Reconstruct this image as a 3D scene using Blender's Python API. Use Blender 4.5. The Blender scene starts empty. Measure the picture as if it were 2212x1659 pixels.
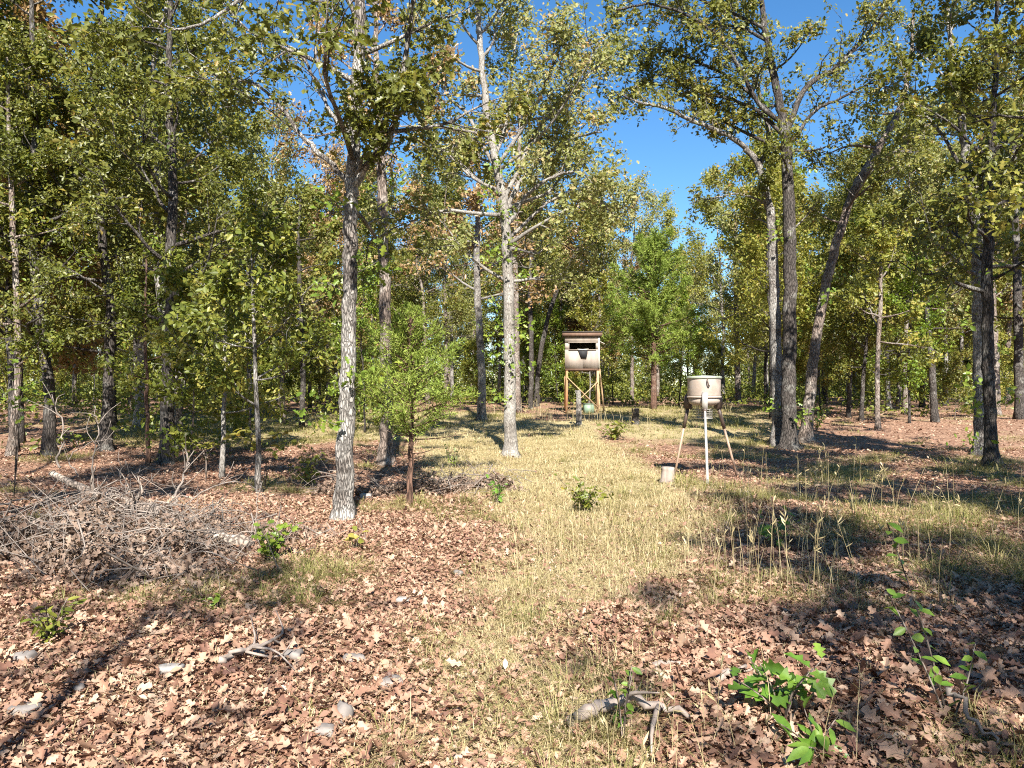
import bpy, math, random
import numpy as np
from mathutils import Vector, Matrix

rad = math.radians
SC = bpy.context.scene
COL = SC.collection

# ------------------------------------------------------------------ camera, sky, sun, exposure
EYE = 1.6
SUN_EL, SHX = 41.0, -0.104            # shadows run away from the camera and a little to the left
cam = bpy.data.cameras.new("camera")
cam.sensor_width = 36.0
cam.lens = 36.0 * 731.0 / 1024.0
cam.shift_y = 11.0 / 1024.0
cam.clip_start = 0.05
cam.clip_end = 3000.0
cam_o = bpy.data.objects.new("camera", cam)
cam_o.location = (0, 0, EYE)
cam_o.rotation_euler = (rad(90), 0, 0)
COL.objects.link(cam_o)
SC.camera = cam_o

W = bpy.data.worlds.new("World")
SC.world = W
W.use_nodes = True
wn = W.node_tree
wn.nodes.clear()
sky = wn.nodes.new("ShaderNodeTexSky")
sky.sky_type = 'NISHITA'
sky.sun_disc = False
sky.sun_elevation = rad(SUN_EL)
sky.sun_rotation = math.atan2(-SHX, -1.0)
sky.air_density = 1.0
sky.dust_density = 0.0
sky.ozone_density = 3.0
wbg = wn.nodes.new("ShaderNodeBackground")
wbg.inputs["Strength"].default_value = 0.07
wout = wn.nodes.new("ShaderNodeOutputWorld")
hsv = wn.nodes.new("ShaderNodeHueSaturation")
hsv.inputs["Saturation"].default_value = 1.25
wn.links.new(sky.outputs[0], hsv.inputs["Color"])
wn.links.new(hsv.outputs[0], wbg.inputs[0])
wn.links.new(wbg.outputs[0], wout.inputs[0])

sun = bpy.data.lights.new("sun", 'SUN')
sun.energy = 5.0
sun.angle = rad(0.5)
sun.color = (1.0, 0.95, 0.86)
sun_o = bpy.data.objects.new("sun", sun)
_d = Vector((SHX, 1.0, 0)).normalized() * math.cos(rad(SUN_EL))
_d.z = -math.sin(rad(SUN_EL))
sun_o.rotation_euler = _d.to_track_quat('-Z', 'Y').to_euler()
sun_o.location = (5, -20, 30)
COL.objects.link(sun_o)

vs = SC.view_settings
vs.view_transform = 'Standard'
vs.look = 'None'
vs.gamma = 1.0
vs.use_curve_mapping = False
vs.exposure = 1.58
SC.cycles.max_bounces = 6
SC.cycles.diffuse_bounces = 3
SC.cycles.glossy_bounces = 2
SC.cycles.transmission_bounces = 3
SC.cycles.use_denoising = False
SC.cycles.filter_width = 1.1

# ------------------------------------------------------------------ helpers: places
F, CX, HY = 1579.0, 1106.0, 853.0     # the photograph at 2212 px wide: focal length, centre column, eye-level row


def vnoise(x, y, s=1.0, seed=0):
    """smooth value noise, 0..1"""
    x = np.asarray(x, float) * s + seed * 17.31
    y = np.asarray(y, float) * s + seed * 9.77
    xi, yi = np.floor(x), np.floor(y)
    fx, fy = x - xi, y - yi
    fx, fy = fx * fx * (3 - 2 * fx), fy * fy * (3 - 2 * fy)

    def h(a, b):
        v = np.sin(a * 127.1 + b * 311.7 + seed * 3.7) * 43758.5453
        return v - np.floor(v)
    return (h(xi, yi) * (1 - fx) + h(xi + 1, yi) * fx) * (1 - fy) + (h(xi, yi + 1) * (1 - fx) + h(xi + 1, yi + 1) * fx) * fy


def hz(x, y):
    x = np.asarray(x, float)
    y = np.asarray(y, float)
    t = np.clip((y - 14.0) / 30.0, 0, None)
    z = 1.45 * (1 - np.exp(-t ** 1.5))
    b = (vnoise(x, y, 0.55, 1) - 0.5) * 0.10 + (vnoise(x, y, 1.7, 2) - 0.5) * 0.045
    return z + b * np.clip((np.hypot(x, y)) / 3.0, 0.3, 1.6)


def gp(px, py):
    """where the view ray through a spot of the photograph meets the ground"""
    dx, dz = (px - CX) / F, -(py - HY) / F
    d = 1.5
    while d < 150:
        if EYE + dz * d <= float(hz(dx * d, d)):
            break
        d += 0.04
    return np.array((dx * d, d, float(hz(dx * d, d))))


def at(px, py, d):
    return np.array(((px - CX) / F * d, d, EYE - (py - HY) / F * d))


# ------------------------------------------------------------------ helpers: meshes
class Acc:
    """collects vertices and faces for one mesh"""

    def __init__(s):
        s.v, s.f, s.n = [], [], 0

    def add(s, V, *faces):
        V = np.asarray(V, float)
        for f in faces:
            f = np.asarray(f, int)
            if len(f):
                s.f.append(f + s.n)
        s.v.append(V)
        s.n += len(V)

    def tube(s, P, R, sides=6, cap=True, rough=0.0, rng=None):
        P = np.asarray(P, float)
        R = np.broadcast_to(np.asarray(R, float), (len(P),))
        T = np.gradient(P, axis=0)
        T /= np.linalg.norm(T, axis=1)[:, None] + 1e-9
        ref = np.array((1.0, 0, 0)) if abs(T[0][2]) > 0.7 else np.array((0, 0, 1.0))
        U = np.cross(T, ref)
        U /= np.linalg.norm(U, axis=1)[:, None] + 1e-9
        B = np.cross(T, U)
        a = np.arange(sides) / sides * 2 * math.pi
        ca, sa = np.cos(a), np.sin(a)
        rr = R[:, None] * np.ones(sides)
        if rough and rng is not None:
            rr = rr * (1 + rough * (rng.random(rr.shape) - 0.5) * 2 + rough * 0.8 * np.sin(a * 3 + 2.0)[None, :])
        V = P[:, None, :] + rr[:, :, None] * (ca[None, :, None] * U[:, None, :] + sa[None, :, None] * B[:, None, :])
        V = V.reshape(-1, 3)
        n = len(P)
        i = np.arange(n - 1)[:, None] * sides
        j = np.arange(sides)[None, :]
        k = (j + 1) % sides
        q = np.stack([i + j, i + k, i + sides + k, i + sides + j], -1).reshape(-1, 4)
        if cap:
            s.add(V, q, np.arange(sides)[::-1][None, :], (np.arange(sides) + (n - 1) * sides)[None, :])
        else:
            s.add(V, q)

    def box(s, c, size, rz=0.0, M=None):
        x, y, z = np.array(size) / 2.0
        V = np.array([(-x, -y, -z), (x, -y, -z), (x, y, -z), (-x, y, -z), (-x, -y, z), (x, -y, z), (x, y, z), (-x, y, z)])
        if M is not None:
            V = V @ np.array(M).T
        if rz:
            c_, s_ = math.cos(rz), math.sin(rz)
            V = V @ np.array([[c_, s_, 0], [-s_, c_, 0], [0, 0, 1]])
        s.add(V + np.array(c), [(0, 3, 2, 1), (4, 5, 6, 7), (0, 1, 5, 4), (1, 2, 6, 5), (2, 3, 7, 6), (3, 0, 4, 7)])

    def bar(s, a, b, w, t):
        """square-sawn timber from a to b"""
        a, b = Vector(a), Vector(b)
        d = b - a
        M = d.to_track_quat('Z', 'Y').to_matrix()
        s.box((a + b) / 2, (w, t, d.length), M=M)

    def lathe(s, prof, c=(0, 0, 0), n=32):
        prof = np.array(prof)
        a = np.arange(n) / n * 2 * math.pi
        V = np.stack([prof[:, 0][:, None] * np.cos(a), prof[:, 0][:, None] * np.sin(a), prof[:, 1][:, None] * np.ones(n)], -1).reshape(-1, 3)
        m = len(prof)
        i = np.arange(m - 1)[:, None] * n
        j = np.arange(n)[None, :]
        k = (j + 1) % n
        q = np.stack([i + j, i + k, i + n + k, i + n + j], -1).reshape(-1, 4)
        s.add(V + np.array(c), q, np.arange(n)[::-1][None, :], (np.arange(n) + (m - 1) * n)[None, :])

    def mesh(s, name, mat=None, smooth=False):
        V = np.concatenate(s.v)
        me = bpy.data.meshes.new(name)
        me.vertices.add(len(V))
        me.vertices.foreach_set("co", V.astype(np.float32).ravel())
        li = np.concatenate([f.ravel() for f in s.f]).astype(np.int32)
        sz = np.concatenate([np.full(len(f), f.shape[1]) for f in s.f]).astype(np.int32)
        me.loops.add(len(li))
        me.loops.foreach_set("vertex_index", li)
        me.polygons.add(len(sz))
        st = np.concatenate([[0], np.cumsum(sz)[:-1]]).astype(np.int32)
        me.polygons.foreach_set("loop_start", st)
        me.polygons.foreach_set("loop_total", sz)
        if smooth:
            me.polygons.foreach_set("use_smooth", np.ones(len(sz), bool))
        me.update(calc_edges=True)
        if mat:
            me.materials.append(mat)
        return me


def put(name, me, parent=None, loc=None, kind=None, label=None, cat=None, group=None):
    if isinstance(me, tuple):
        me = me[0].mesh(name, *me[1:])
    o = bpy.data.objects.new(name, me)
    COL.objects.link(o)
    if parent:
        o.parent = parent
    if loc is not None:
        o.location = loc
    tag(o, label, cat, group, kind)
    return o


def tag(o, label=None, cat=None, group=None, kind=None):
    for k, v in (("label", label), ("category", cat), ("group", group), ("kind", kind)):
        if v:
            o[k] = v
    return o


def empty(name, loc, label, cat, group=None, rz=0.0):
    o = bpy.data.objects.new(name, None)
    o.empty_display_size = 0.2
    o.location = loc
    o.rotation_euler = (0, 0, rz)
    COL.objects.link(o)
    return tag(o, label, cat, group)


def smooth_line(P, n, rng=None, wob=0.0):
    """Catmull-Rom through P, n samples"""
    P = np.asarray(P, float)
    Q = np.vstack([2 * P[0] - P[1], P, 2 * P[-1] - P[-2]])
    u = np.linspace(0, len(P) - 1 - 1e-6, n)
    i = u.astype(int)
    t = (u - i)[:, None]
    a, b, c, d = Q[i], Q[i + 1], Q[i + 2], Q[i + 3]
    out = 0.5 * (2 * b + (c - a) * t + (2 * a - 5 * b + 4 * c - d) * t ** 2 + (3 * b - a - 3 * c + d) * t ** 3)
    if wob and rng is not None:
        w = rng.normal(0, wob, out.shape)
        w[0] = 0
        out = out + w
    return out


# ------------------------------------------------------------------ helpers: materials
def nodes_mat(name):
    m = bpy.data.materials.new(name)
    m.use_nodes = True
    nt = m.node_tree
    nt.nodes.clear()
    out = nt.nodes.new("ShaderNodeOutputMaterial")
    return m, nt, out


def N(nt, typ, **kw):
    n = nt.nodes.new(typ)
    for k, v in kw.items():
        if k.startswith("i_"):
            n.inputs[k[2:].replace("_", " ")].default_value = v
        else:
            setattr(n, k, v)
    return n


def ramp(nt, stops, fac, interp='LINEAR'):
    r = nt.nodes.new("ShaderNodeValToRGB")
    r.color_ramp.interpolation = interp
    e = r.color_ramp.elements
    while len(e) < len(stops):
        e.new(0.5)
    for i, (p, c) in enumerate(stops):
        e[i].position = p
        e[i].color = (*c, 1) if len(c) == 3 else c
    nt.links.new(fac, r.inputs[0])
    return r.outputs[0]


def math_n(nt, op, a, b=None, clamp=False):
    n = nt.nodes.new("ShaderNodeMath")
    n.operation = op
    n.use_clamp = clamp
    for i, v in enumerate((a, b)):
        if v is None:
            continue
        if isinstance(v, (int, float)):
            n.inputs[i].default_value = v
        else:
            nt.links.new(v, n.inputs[i])
    return n.outputs[0]


def leaf_mat(name, stops, trans=0.35, rough=0.42, spec=0.5, clump=0.35, cscale=0.8, tcol=(1.25, 1.2, 0.7)):
    m, nt, out = nodes_mat(name)
    L = nt.links
    g = N(nt, "ShaderNodeNewGeometry")
    oi = N(nt, "ShaderNodeObjectInfo")
    r = math_n(nt, 'FRACT', math_n(nt, 'ADD', g.outputs["Random Per Island"], oi.outputs["Random"]))
    nz = N(nt, "ShaderNodeTexNoise", i_Scale=cscale, i_Detail=2.0)
    L.new(g.outputs["Position"], nz.inputs["Vector"])
    nv = math_n(nt, 'MULTIPLY', math_n(nt, 'SUBTRACT', nz.outputs[0], 0.28), 2.2, True)
    fac = math_n(nt, 'ADD', math_n(nt, 'MULTIPLY', r, 1 - clump), math_n(nt, 'MULTIPLY', nv, clump))
    col = ramp(nt, stops, fac)
    n2 = N(nt, "ShaderNodeTexNoise", i_Scale=26.0, i_Detail=2.0)
    L.new(g.outputs["Position"], n2.inputs["Vector"])
    mx = N(nt, "ShaderNodeMix", data_type='RGBA', blend_type='MULTIPLY')
    mx.inputs[0].default_value = 0.55
    L.new(col, mx.inputs[6])
    gr = ramp(nt, [(0.3, (0.6, 0.6, 0.6)), (0.7, (1.25, 1.2, 1.15))], n2.outputs[0])
    L.new(gr, mx.inputs[7])
    col = mx.outputs[2]
    p = N(nt, "ShaderNodeBsdfPrincipled", i_Roughness=rough)
    p.inputs["Specular IOR Level"].default_value = spec
    L.new(col, p.inputs["Base Color"])
    t = N(nt, "ShaderNodeBsdfTranslucent")
    m2 = N(nt, "ShaderNodeMix", data_type='RGBA', blend_type='MULTIPLY')
    m2.inputs[0].default_value = 1.0
    L.new(col, m2.inputs[6])
    m2.inputs[7].default_value = (*tcol, 1)
    L.new(m2.outputs[2], t.inputs[0])
    ms = N(nt, "ShaderNodeMixShader")
    ms.inputs[0].default_value = trans
    L.new(p.outputs[0], ms.inputs[1])
    L.new(t.outputs[0], ms.inputs[2])
    L.new(ms.outputs[0], out.inputs[0])
    return m


def bark_mat(name, dark, light, pale, amount=0.5, zs=0.22, sc=26.0, bump=0.9):
    m, nt, out = nodes_mat(name)
    L = nt.links
    g = N(nt, "ShaderNodeTexCoord")
    mp = N(nt, "ShaderNodeMapping")
    mp.inputs["Scale"].default_value = (1, 1, zs)
    L.new(g.outputs["Object"], mp.inputs[0])
    vo = N(nt, "ShaderNodeTexVoronoi", i_Scale=sc)
    vo.feature = 'DISTANCE_TO_EDGE'
    nz = N(nt, "ShaderNodeTexNoise", i_Scale=sc * 0.5, i_Detail=5.0)
    L.new(mp.outputs[0], nz.inputs["Vector"])
    wv = N(nt, "ShaderNodeVectorMath", operation='ADD')
    sc_ = N(nt, "ShaderNodeVectorMath", operation='SCALE')
    sc_.inputs[3].default_value = 0.06
    L.new(nz.outputs["Color"], sc_.inputs[0])
    L.new(mp.outputs[0], wv.inputs[0])
    L.new(sc_.outputs[0], wv.inputs[1])
    L.new(wv.outputs[0], vo.inputs["Vector"])
    ridge = math_n(nt, 'MULTIPLY', vo.outputs[0], 5.0, True)
    h = math_n(nt, 'MULTIPLY', ridge, math_n(nt, 'ADD', nz.outputs[0], 0.35))
    c1 = ramp(nt, [(0.05, dark), (0.75, light)], h)
    pn = N(nt, "ShaderNodeTexNoise", i_Scale=2.0, i_Detail=6.0, i_Roughness=0.7)
    L.new(g.outputs["Object"], pn.inputs["Vector"])
    pf = ramp(nt, [(0.58 - amount * 0.25, (0, 0, 0)), (0.66 - amount * 0.15, (1, 1, 1))], pn.outputs[0])
    pf2 = math_n(nt, 'MULTIPLY', pf, math_n(nt, 'ADD', math_n(nt, 'MULTIPLY', h, 0.7), 0.25), True)
    mx = N(nt, "ShaderNodeMix", data_type='RGBA')
    L.new(pf2, mx.inputs[0])
    L.new(c1, mx.inputs[6])
    mx.inputs[7].default_value = (*pale, 1)
    p = N(nt, "ShaderNodeBsdfPrincipled", i_Roughness=0.9)
    p.inputs["Specular IOR Level"].default_value = 0.2
    L.new(mx.outputs[2], p.inputs["Base Color"])
    b = N(nt, "ShaderNodeBump", i_Strength=bump, i_Distance=0.02)
    L.new(h, b.inputs["Height"])
    L.new(b.outputs[0], p.inputs["Normal"])
    L.new(p.outputs[0], out.inputs[0])
    return m


def wood_mat(name, c1, c2, sc=8.0, stretch=(1, 1, 0.12), rough=0.8, bump=0.25, blot=0.35, blotc=(0.08, 0.06, 0.05)):
    m, nt, out = nodes_mat(name)
    L = nt.links
    g = N(nt, "ShaderNodeTexCoord")
    mp = N(nt, "ShaderNodeMapping")
    mp.inputs["Scale"].default_value = stretch
    L.new(g.outputs["Object"], mp.inputs[0])
    nz = N(nt, "ShaderNodeTexNoise", i_Scale=sc, i_Detail=6.0, i_Roughness=0.6)
    L.new(mp.outputs[0], nz.inputs["Vector"])
    c = ramp(nt, [(0.3, c1), (0.7, c2)], nz.outputs[0])
    n2 = N(nt, "ShaderNodeTexNoise", i_Scale=2.2, i_Detail=5.0)
    L.new(g.outputs["Object"], n2.inputs["Vector"])
    f = ramp(nt, [(0.52, (0, 0, 0)), (0.75, (blot, blot, blot))], n2.outputs[0])
    mx = N(nt, "ShaderNodeMix", data_type='RGBA')
    L.new(f, mx.inputs[0])
    L.new(c, mx.inputs[6])
    mx.inputs[7].default_value = (*blotc, 1)
    p = N(nt, "ShaderNodeBsdfPrincipled", i_Roughness=rough)
    L.new(mx.outputs[2], p.inputs["Base Color"])
    b = N(nt, "ShaderNodeBump", i_Strength=bump, i_Distance=0.01)
    L.new(nz.outputs[0], b.inputs["Height"])
    L.new(b.outputs[0], p.inputs["Normal"])
    L.new(p.outputs[0], out.inputs[0])
    return m


M = {}
# green of the oaks, several moods of autumn
M["oak_dark"] = leaf_mat("oak_leaf_dark_green", [(0.0, (0.070, 0.084, 0.018)), (0.4, (0.125, 0.142, 0.028)), (0.75, (0.195, 0.205, 0.040)), (0.91, (0.30, 0.235, 0.050)), (1.0, (0.28, 0.145, 0.055))], trans=0.42, rough=0.42, spec=0.45)
M["oak_mid"] = leaf_mat("oak_leaf_olive", [(0.0, (0.085, 0.100, 0.022)), (0.4, (0.165, 0.180, 0.038)), (0.7, (0.245, 0.245, 0.062)), (0.88, (0.35, 0.265, 0.080)), (1.0, (0.31, 0.155, 0.068))], trans=0.42, rough=0.45, spec=0.4)
M["oak_pale"] = leaf_mat("oak_leaf_pale", [(0.0, (0.13, 0.15, 0.042)), (0.4, (0.245, 0.265, 0.085)), (0.7, (0.33, 0.325, 0.135)), (0.88, (0.41, 0.29, 0.14)), (1.0, (0.36, 0.19, 0.10))], trans=0.4, rough=0.5, spec=0.35)
M["oak_lime"] = leaf_mat("oak_leaf_lime", [(0.0, (0.09, 0.15, 0.02)), (0.5, (0.18, 0.27, 0.035)), (1.0, (0.30, 0.33, 0.05))], trans=0.4)
M["yellow"] = leaf_mat("hickory_leaf_yellow", [(0.0, (0.14, 0.18, 0.034)), (0.45, (0.25, 0.265, 0.055)), (0.82, (0.37, 0.325, 0.080)), (1.0, (0.36, 0.21, 0.07))], trans=0.42, spec=0.35)
M["sapling"] = leaf_mat("sapling_leaf_green", [(0.0, (0.080, 0.105, 0.020)), (0.5, (0.160, 0.195, 0.034)), (0.8, (0.27, 0.275, 0.05)), (1.0, (0.38, 0.27, 0.06))], trans=0.42, spec=0.4)
M["russet"] = leaf_mat("oak_leaf_russet", [(0.0, (0.13, 0.085, 0.035)), (0.4, (0.26, 0.17, 0.07)), (0.75, (0.36, 0.23, 0.11)), (1.0, (0.17, 0.18, 0.05))], trans=0.3)
M["cedar"] = leaf_mat("cedar_spray", [(0.0, (0.11, 0.16, 0.032)), (0.5, (0.22, 0.30, 0.055)), (1.0, (0.36, 0.41, 0.10))], trans=0.35, rough=0.6, spec=0.2)
M["seedling"] = leaf_mat("seedling_leaf", [(0.0, (0.07, 0.14, 0.02)), (0.5, (0.12, 0.24, 0.03)), (1.0, (0.22, 0.32, 0.05))], trans=0.35, rough=0.35, spec=0.6)
M["litter"] = leaf_mat("fallen_oak_leaf", [(0.0, (0.090, 0.045, 0.036)), (0.2, (0.20, 0.104, 0.072)), (0.45, (0.315, 0.185, 0.125)), (0.72, (0.41, 0.27, 0.19)), (0.9, (0.47, 0.35, 0.26)), (0.97, (0.50, 0.42, 0.33)), (1.0, (0.29, 0.11, 0.06))], trans=0.12, rough=0.6, spec=0.35, clump=0.3, cscale=2.2, tcol=(1.1, 0.85, 0.65))
M["dead_leaf"] = leaf_mat("dead_brush_leaf", [(0.0, (0.08, 0.05, 0.038)), (0.5, (0.21, 0.145, 0.11)), (1.0, (0.38, 0.29, 0.225))], trans=0.15, rough=0.6, spec=0.3)
M["straw"] = leaf_mat("dry_grass", [(0.0, (0.30, 0.23, 0.12)), (0.5, (0.47, 0.39, 0.22)), (0.9, (0.60, 0.52, 0.33)), (1.0, (0.38, 0.37, 0.15))], trans=0.25, rough=0.55, spec=0.3, clump=0.3)
M["grass"] = leaf_mat("mixed_grass", [(0.0, (0.085, 0.115, 0.028)), (0.3, (0.19, 0.20, 0.058)), (0.6, (0.33, 0.29, 0.125)), (1.0, (0.48, 0.40, 0.23))], trans=0.3, rough=0.55, spec=0.3, clump=0.45)
M["bark"] = bark_mat("grey_bark", (0.040, 0.034, 0.030), (0.185, 0.160, 0.142), (0.42, 0.40, 0.37), 0.62, sc=34)  # pale bark patches, contrast raised to imitate shadow dapples too
M["bark_pale"] = bark_mat("pale_bark", (0.10, 0.088, 0.078), (0.25, 0.225, 0.20), (0.37, 0.35, 0.32), 0.6, bump=0.6, sc=38)
M["bark_dark"] = bark_mat("dark_bark", (0.022, 0.019, 0.017), (0.085, 0.072, 0.064), (0.22, 0.21, 0.19), 0.25)
M["bark_brown"] = bark_mat("brown_bark", (0.055, 0.042, 0.034), (0.23, 0.18, 0.15), (0.38, 0.34, 0.30), 0.4)
M["cedar_bark"] = bark_mat("cedar_bark", (0.05, 0.03, 0.022), (0.19, 0.11, 0.08), (0.30, 0.24, 0.2), 0.2, zs=0.1, sc=40)
M["twig"] = wood_mat("dead_wood_grey", (0.10, 0.08, 0.067), (0.30, 0.25, 0.215), sc=14)
M["log"] = bark_mat("fallen_log_bark", (0.06, 0.045, 0.036), (0.235, 0.18, 0.145), (0.38, 0.32, 0.27), 0.6, sc=18)
M["cutwood"] = wood_mat("weathered_cut_wood", (0.17, 0.135, 0.115), (0.38, 0.31, 0.265), sc=10, blot=0.45)
M["plywood"] = wood_mat("weathered_plywood", (0.25, 0.205, 0.17), (0.38, 0.32, 0.27), sc=4, stretch=(1, 1, 0.3), blot=0.4, blotc=(0.25, 0.17, 0.14))
M["trim"] = wood_mat("whitish_trim", (0.56, 0.50, 0.42), (0.70, 0.65, 0.57), sc=8)
M["fascia"] = wood_mat("dark_fascia", (0.10, 0.055, 0.035), (0.17, 0.10, 0.065), sc=8)
M["post_wood"] = wood_mat("treated_lumber", (0.30, 0.185, 0.095), (0.46, 0.315, 0.175), sc=9)
M["rust_wood"] = wood_mat("reddish_lumber", (0.30, 0.12, 0.05), (0.42, 0.20, 0.09), sc=9)
M["roofing"] = wood_mat("dark_roofing", (0.030, 0.028, 0.027), (0.07, 0.06, 0.055), sc=20)
M["black_cloth"] = wood_mat("black_cloth", (0.012, 0.012, 0.013), (0.025, 0.025, 0.027), sc=20, blot=0.0)
M["inside"] = wood_mat("shade_dark_wood", (0.05, 0.04, 0.032), (0.09, 0.075, 0.06), sc=8)  # dark tone stands in for shade: box interior, side walls, left shutter


def metal_mat(name, c, rough=0.5, metallic=0.0, var=0.25, dirt=(0.2, 0.15, 0.1)):
    m, nt, out = nodes_mat(name)
    L = nt.links
    g = N(nt, "ShaderNodeTexCoord")
    nz = N(nt, "ShaderNodeTexNoise", i_Scale=6.0, i_Detail=6.0, i_Roughness=0.65)
    L.new(g.outputs["Object"], nz.inputs["Vector"])
    f = ramp(nt, [(0.45, (0, 0, 0)), (0.8, (var, var, var))], nz.outputs[0])
    mx = N(nt, "ShaderNodeMix", data_type='RGBA')
    L.new(f, mx.inputs[0])
    mx.inputs[6].default_value = (*c, 1)
    mx.inputs[7].default_value = (*dirt, 1)
    p = N(nt, "ShaderNodeBsdfPrincipled", i_Roughness=rough, i_Metallic=metallic)
    L.new(mx.outputs[2], p.inputs["Base Color"])
    L.new(p.outputs[0], out.inputs[0])
    return m


M["tan_paint"] = metal_mat("tan_painted_steel", (0.37, 0.305, 0.26), 0.65, 0.0, 0.55, (0.20, 0.135, 0.095))
M["green_lid"] = metal_mat("grey_green_lid", (0.30, 0.33, 0.26), 0.5)
M["dark_steel"] = metal_mat("dark_brown_steel", (0.075, 0.05, 0.042), 0.5)
M["galv"] = metal_mat("pale_steel_tube", (0.55, 0.53, 0.50), 0.4, 0.35)
M["rusty_tube"] = metal_mat("rusty_steel_tube", (0.40, 0.27, 0.20), 0.6, 0.1, 0.6)
M["wire"] = metal_mat("wire", (0.45, 0.42, 0.38), 0.5, 0.4)
M["green_plastic"] = metal_mat("pale_green_plastic", (0.17, 0.24, 0.17), 0.5)
M["rock"] = wood_mat("grey_sandstone", (0.13, 0.112, 0.10), (0.26, 0.232, 0.215), sc=7, stretch=(1, 1, 1), rough=0.9, bump=0.5, blot=0.5, blotc=(0.2, 0.14, 0.11))
M["pale_rock"] = wood_mat("pale_stone", (0.22, 0.20, 0.185), (0.40, 0.375, 0.35), sc=7, stretch=(1, 1, 1), rough=0.85, bump=0.4, blot=0.3, blotc=(0.3, 0.25, 0.2))

# ------------------------------------------------------------------ leaf shapes
def half_leaf(outline, fold=0.10, droop=0.18, curl=0.0):
    o = np.array(outline)
    R = np.stack([o[:, 0], o[:, 1], fold * o[:, 0] / 0.3 - droop * o[:, 1] ** 2 + curl * np.sin(o[:, 1] * 7 + o[:, 0] * 5) * 0.1 * (0.3 + np.abs(o[:, 0]))], 1)
    base, tip = np.array([[0, 0, 0.0]]), np.array([[0, 1, -droop]])
    mid = np.array([[0, 0.5, -droop * 0.25]])
    Lh = R * np.array((-1, 1, 1))
    V = np.vstack([base, R, tip, mid, Lh])
    n = len(o)
    return V, [list(range(0, n + 2)) + [n + 2], [0, n + 2, n + 1] + list(range(n + 2 + n, n + 2, -1))]


OAK = [(0.05, 0.13), (0.25, 0.24), (0.11, 0.40), (0.36, 0.56), (0.15, 0.70), (0.22, 0.87)]
T_OAK = half_leaf(OAK)
T_OVAL = half_leaf([(0.20, 0.28), (0.25, 0.62)])
T_TWO = (np.array([(0, 0, 0), (0.30, 0.5, 0.08), (0, 1, -0.12), (-0.30, 0.5, 0.08)]), [[0, 1, 2], [0, 2, 3]])
T_LANCE = half_leaf([(0.13, 0.25), (0.16, 0.6)], droop=0.3)
T_SPRAY = (np.array([(-0.05, 0, 0), (0.05, 0, 0), (0.09, 0.55, 0.04), (0, 1, -0.05), (-0.09, 0.5, 0.0)]), [[0, 1, 2, 3, 4]])
FALLEN = [half_leaf(OAK, fold=f, droop=d, curl=c) for f, d, c in ((0.05, 0.1, 1.0), (0.16, -0.25, 0.6), (-0.12, 0.2, 1.4), (0.2, 0.35, 1.0), (-0.2, -0.15, 1.2), (0.02, 0.3, 2.0))]


def scatter(acc, tmpl, pos, nrm, ydir, size):
    """adds a copy of a leaf shape at each position, its back towards nrm, its length along ydir"""
    if len(pos) == 0:
        return
    V, Fc = tmpl
    n = nrm / (np.linalg.norm(nrm, axis=1)[:, None] + 1e-9)
    y = ydir - (ydir * n).sum(1)[:, None] * n
    y /= np.linalg.norm(y, axis=1)[:, None] + 1e-9
    x = np.cross(y, n)
    size = np.broadcast_to(np.asarray(size, float), (len(pos),))
    A = (V[None, :, 0, None] * x[:, None] + V[None, :, 1, None] * y[:, None] + V[None, :, 2, None] * n[:, None]) * size[:, None, None] + pos[:, None]
    k = len(V)
    off = (np.arange(len(pos)) * k)[:, None]
    acc.add(A.reshape(-1, 3), *[np.array(f)[None, :] + off for f in Fc])


def leaf_cloud(acc, pos, size, rng, tmpl=T_TWO, up=0.62):
    n = len(pos)
    nr = rng.normal(0, 0.62, (n, 3)) + np.array((0.04, -0.42, up))
    yd = rng.normal(0, 1, (n, 3)) + np.array((0, 0, -0.5))
    scatter(acc, tmpl, pos, nr, yd, size * rng.uniform(0.45, 1.3, n))


# ------------------------------------------------------------------ trees
def ramify(pl, length, r0, rng, tw, lp, nsub=5, ntw=4, leaves=12, sig=0.14, t0=0.25, uplift=0.25):
    """side branches, twigs and leaf spots along a limb"""
    n = len(pl)
    for k in range(nsub):
        t = t0 + (1 - t0) * (k + rng.random()) / nsub
        i = min(int(t * (n - 1)), n - 2)
        p = pl[i] + (pl[i + 1] - pl[i]) * (t * (n - 1) - i)
        d = pl[i + 1] - pl[i]
        d = d / (np.linalg.norm(d) + 1e-9)
        s = rng.normal(0, 1, 3)
        s -= s.dot(d) * d
        s /= np.linalg.norm(s) + 1e-9
        dd = d * rng.uniform(0.35, 0.9) + s * 0.8 + np.array((0, 0, uplift))
        dd /= np.linalg.norm(dd)
        Ls = length * rng.uniform(0.32, 0.55) * (1.15 - 0.5 * t)
        q = [p]
        for j in range(3):
            dd = dd + rng.normal(0, 0.22, 3)
            dd /= np.linalg.norm(dd)
            q.append(q[-1] + dd * Ls / 3)
        q = np.array(q)
        rs = max(0.005, r0 * 0.45 * (1 - 0.5 * t))
        tw.tube(q, np.linspace(rs, 0.004, 4), 4, cap=False)
        for j in range(ntw):
            u = 0.25 + 0.75 * (j + rng.random()) / ntw
            a = min(int(u * 3), 2)
            b = q[a] + (q[a + 1] - q[a]) * (u * 3 - a)
            e = dd * 0.5 + rng.normal(0, 0.6, 3) + np.array((0, 0, 0.1))
            e /= np.linalg.norm(e) + 1e-9
            Lt = Ls * rng.uniform(0.25, 0.5)
            tip = b + e * Lt
            tw.tube(np.array([b, (b + tip) / 2 + rng.normal(0, 0.03, 3), tip]), (0.006, 0.004, 0.002), 3, cap=False)
            m = rng.poisson(leaves * rng.choice((0.25, 0.8, 1.2, 1.9)))
            if m:
                uu = rng.random(m) ** 0.4
                lp.append(b + (tip - b) * uu[:, None] + rng.normal(0, sig * 0.68, (m, 3)))


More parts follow.
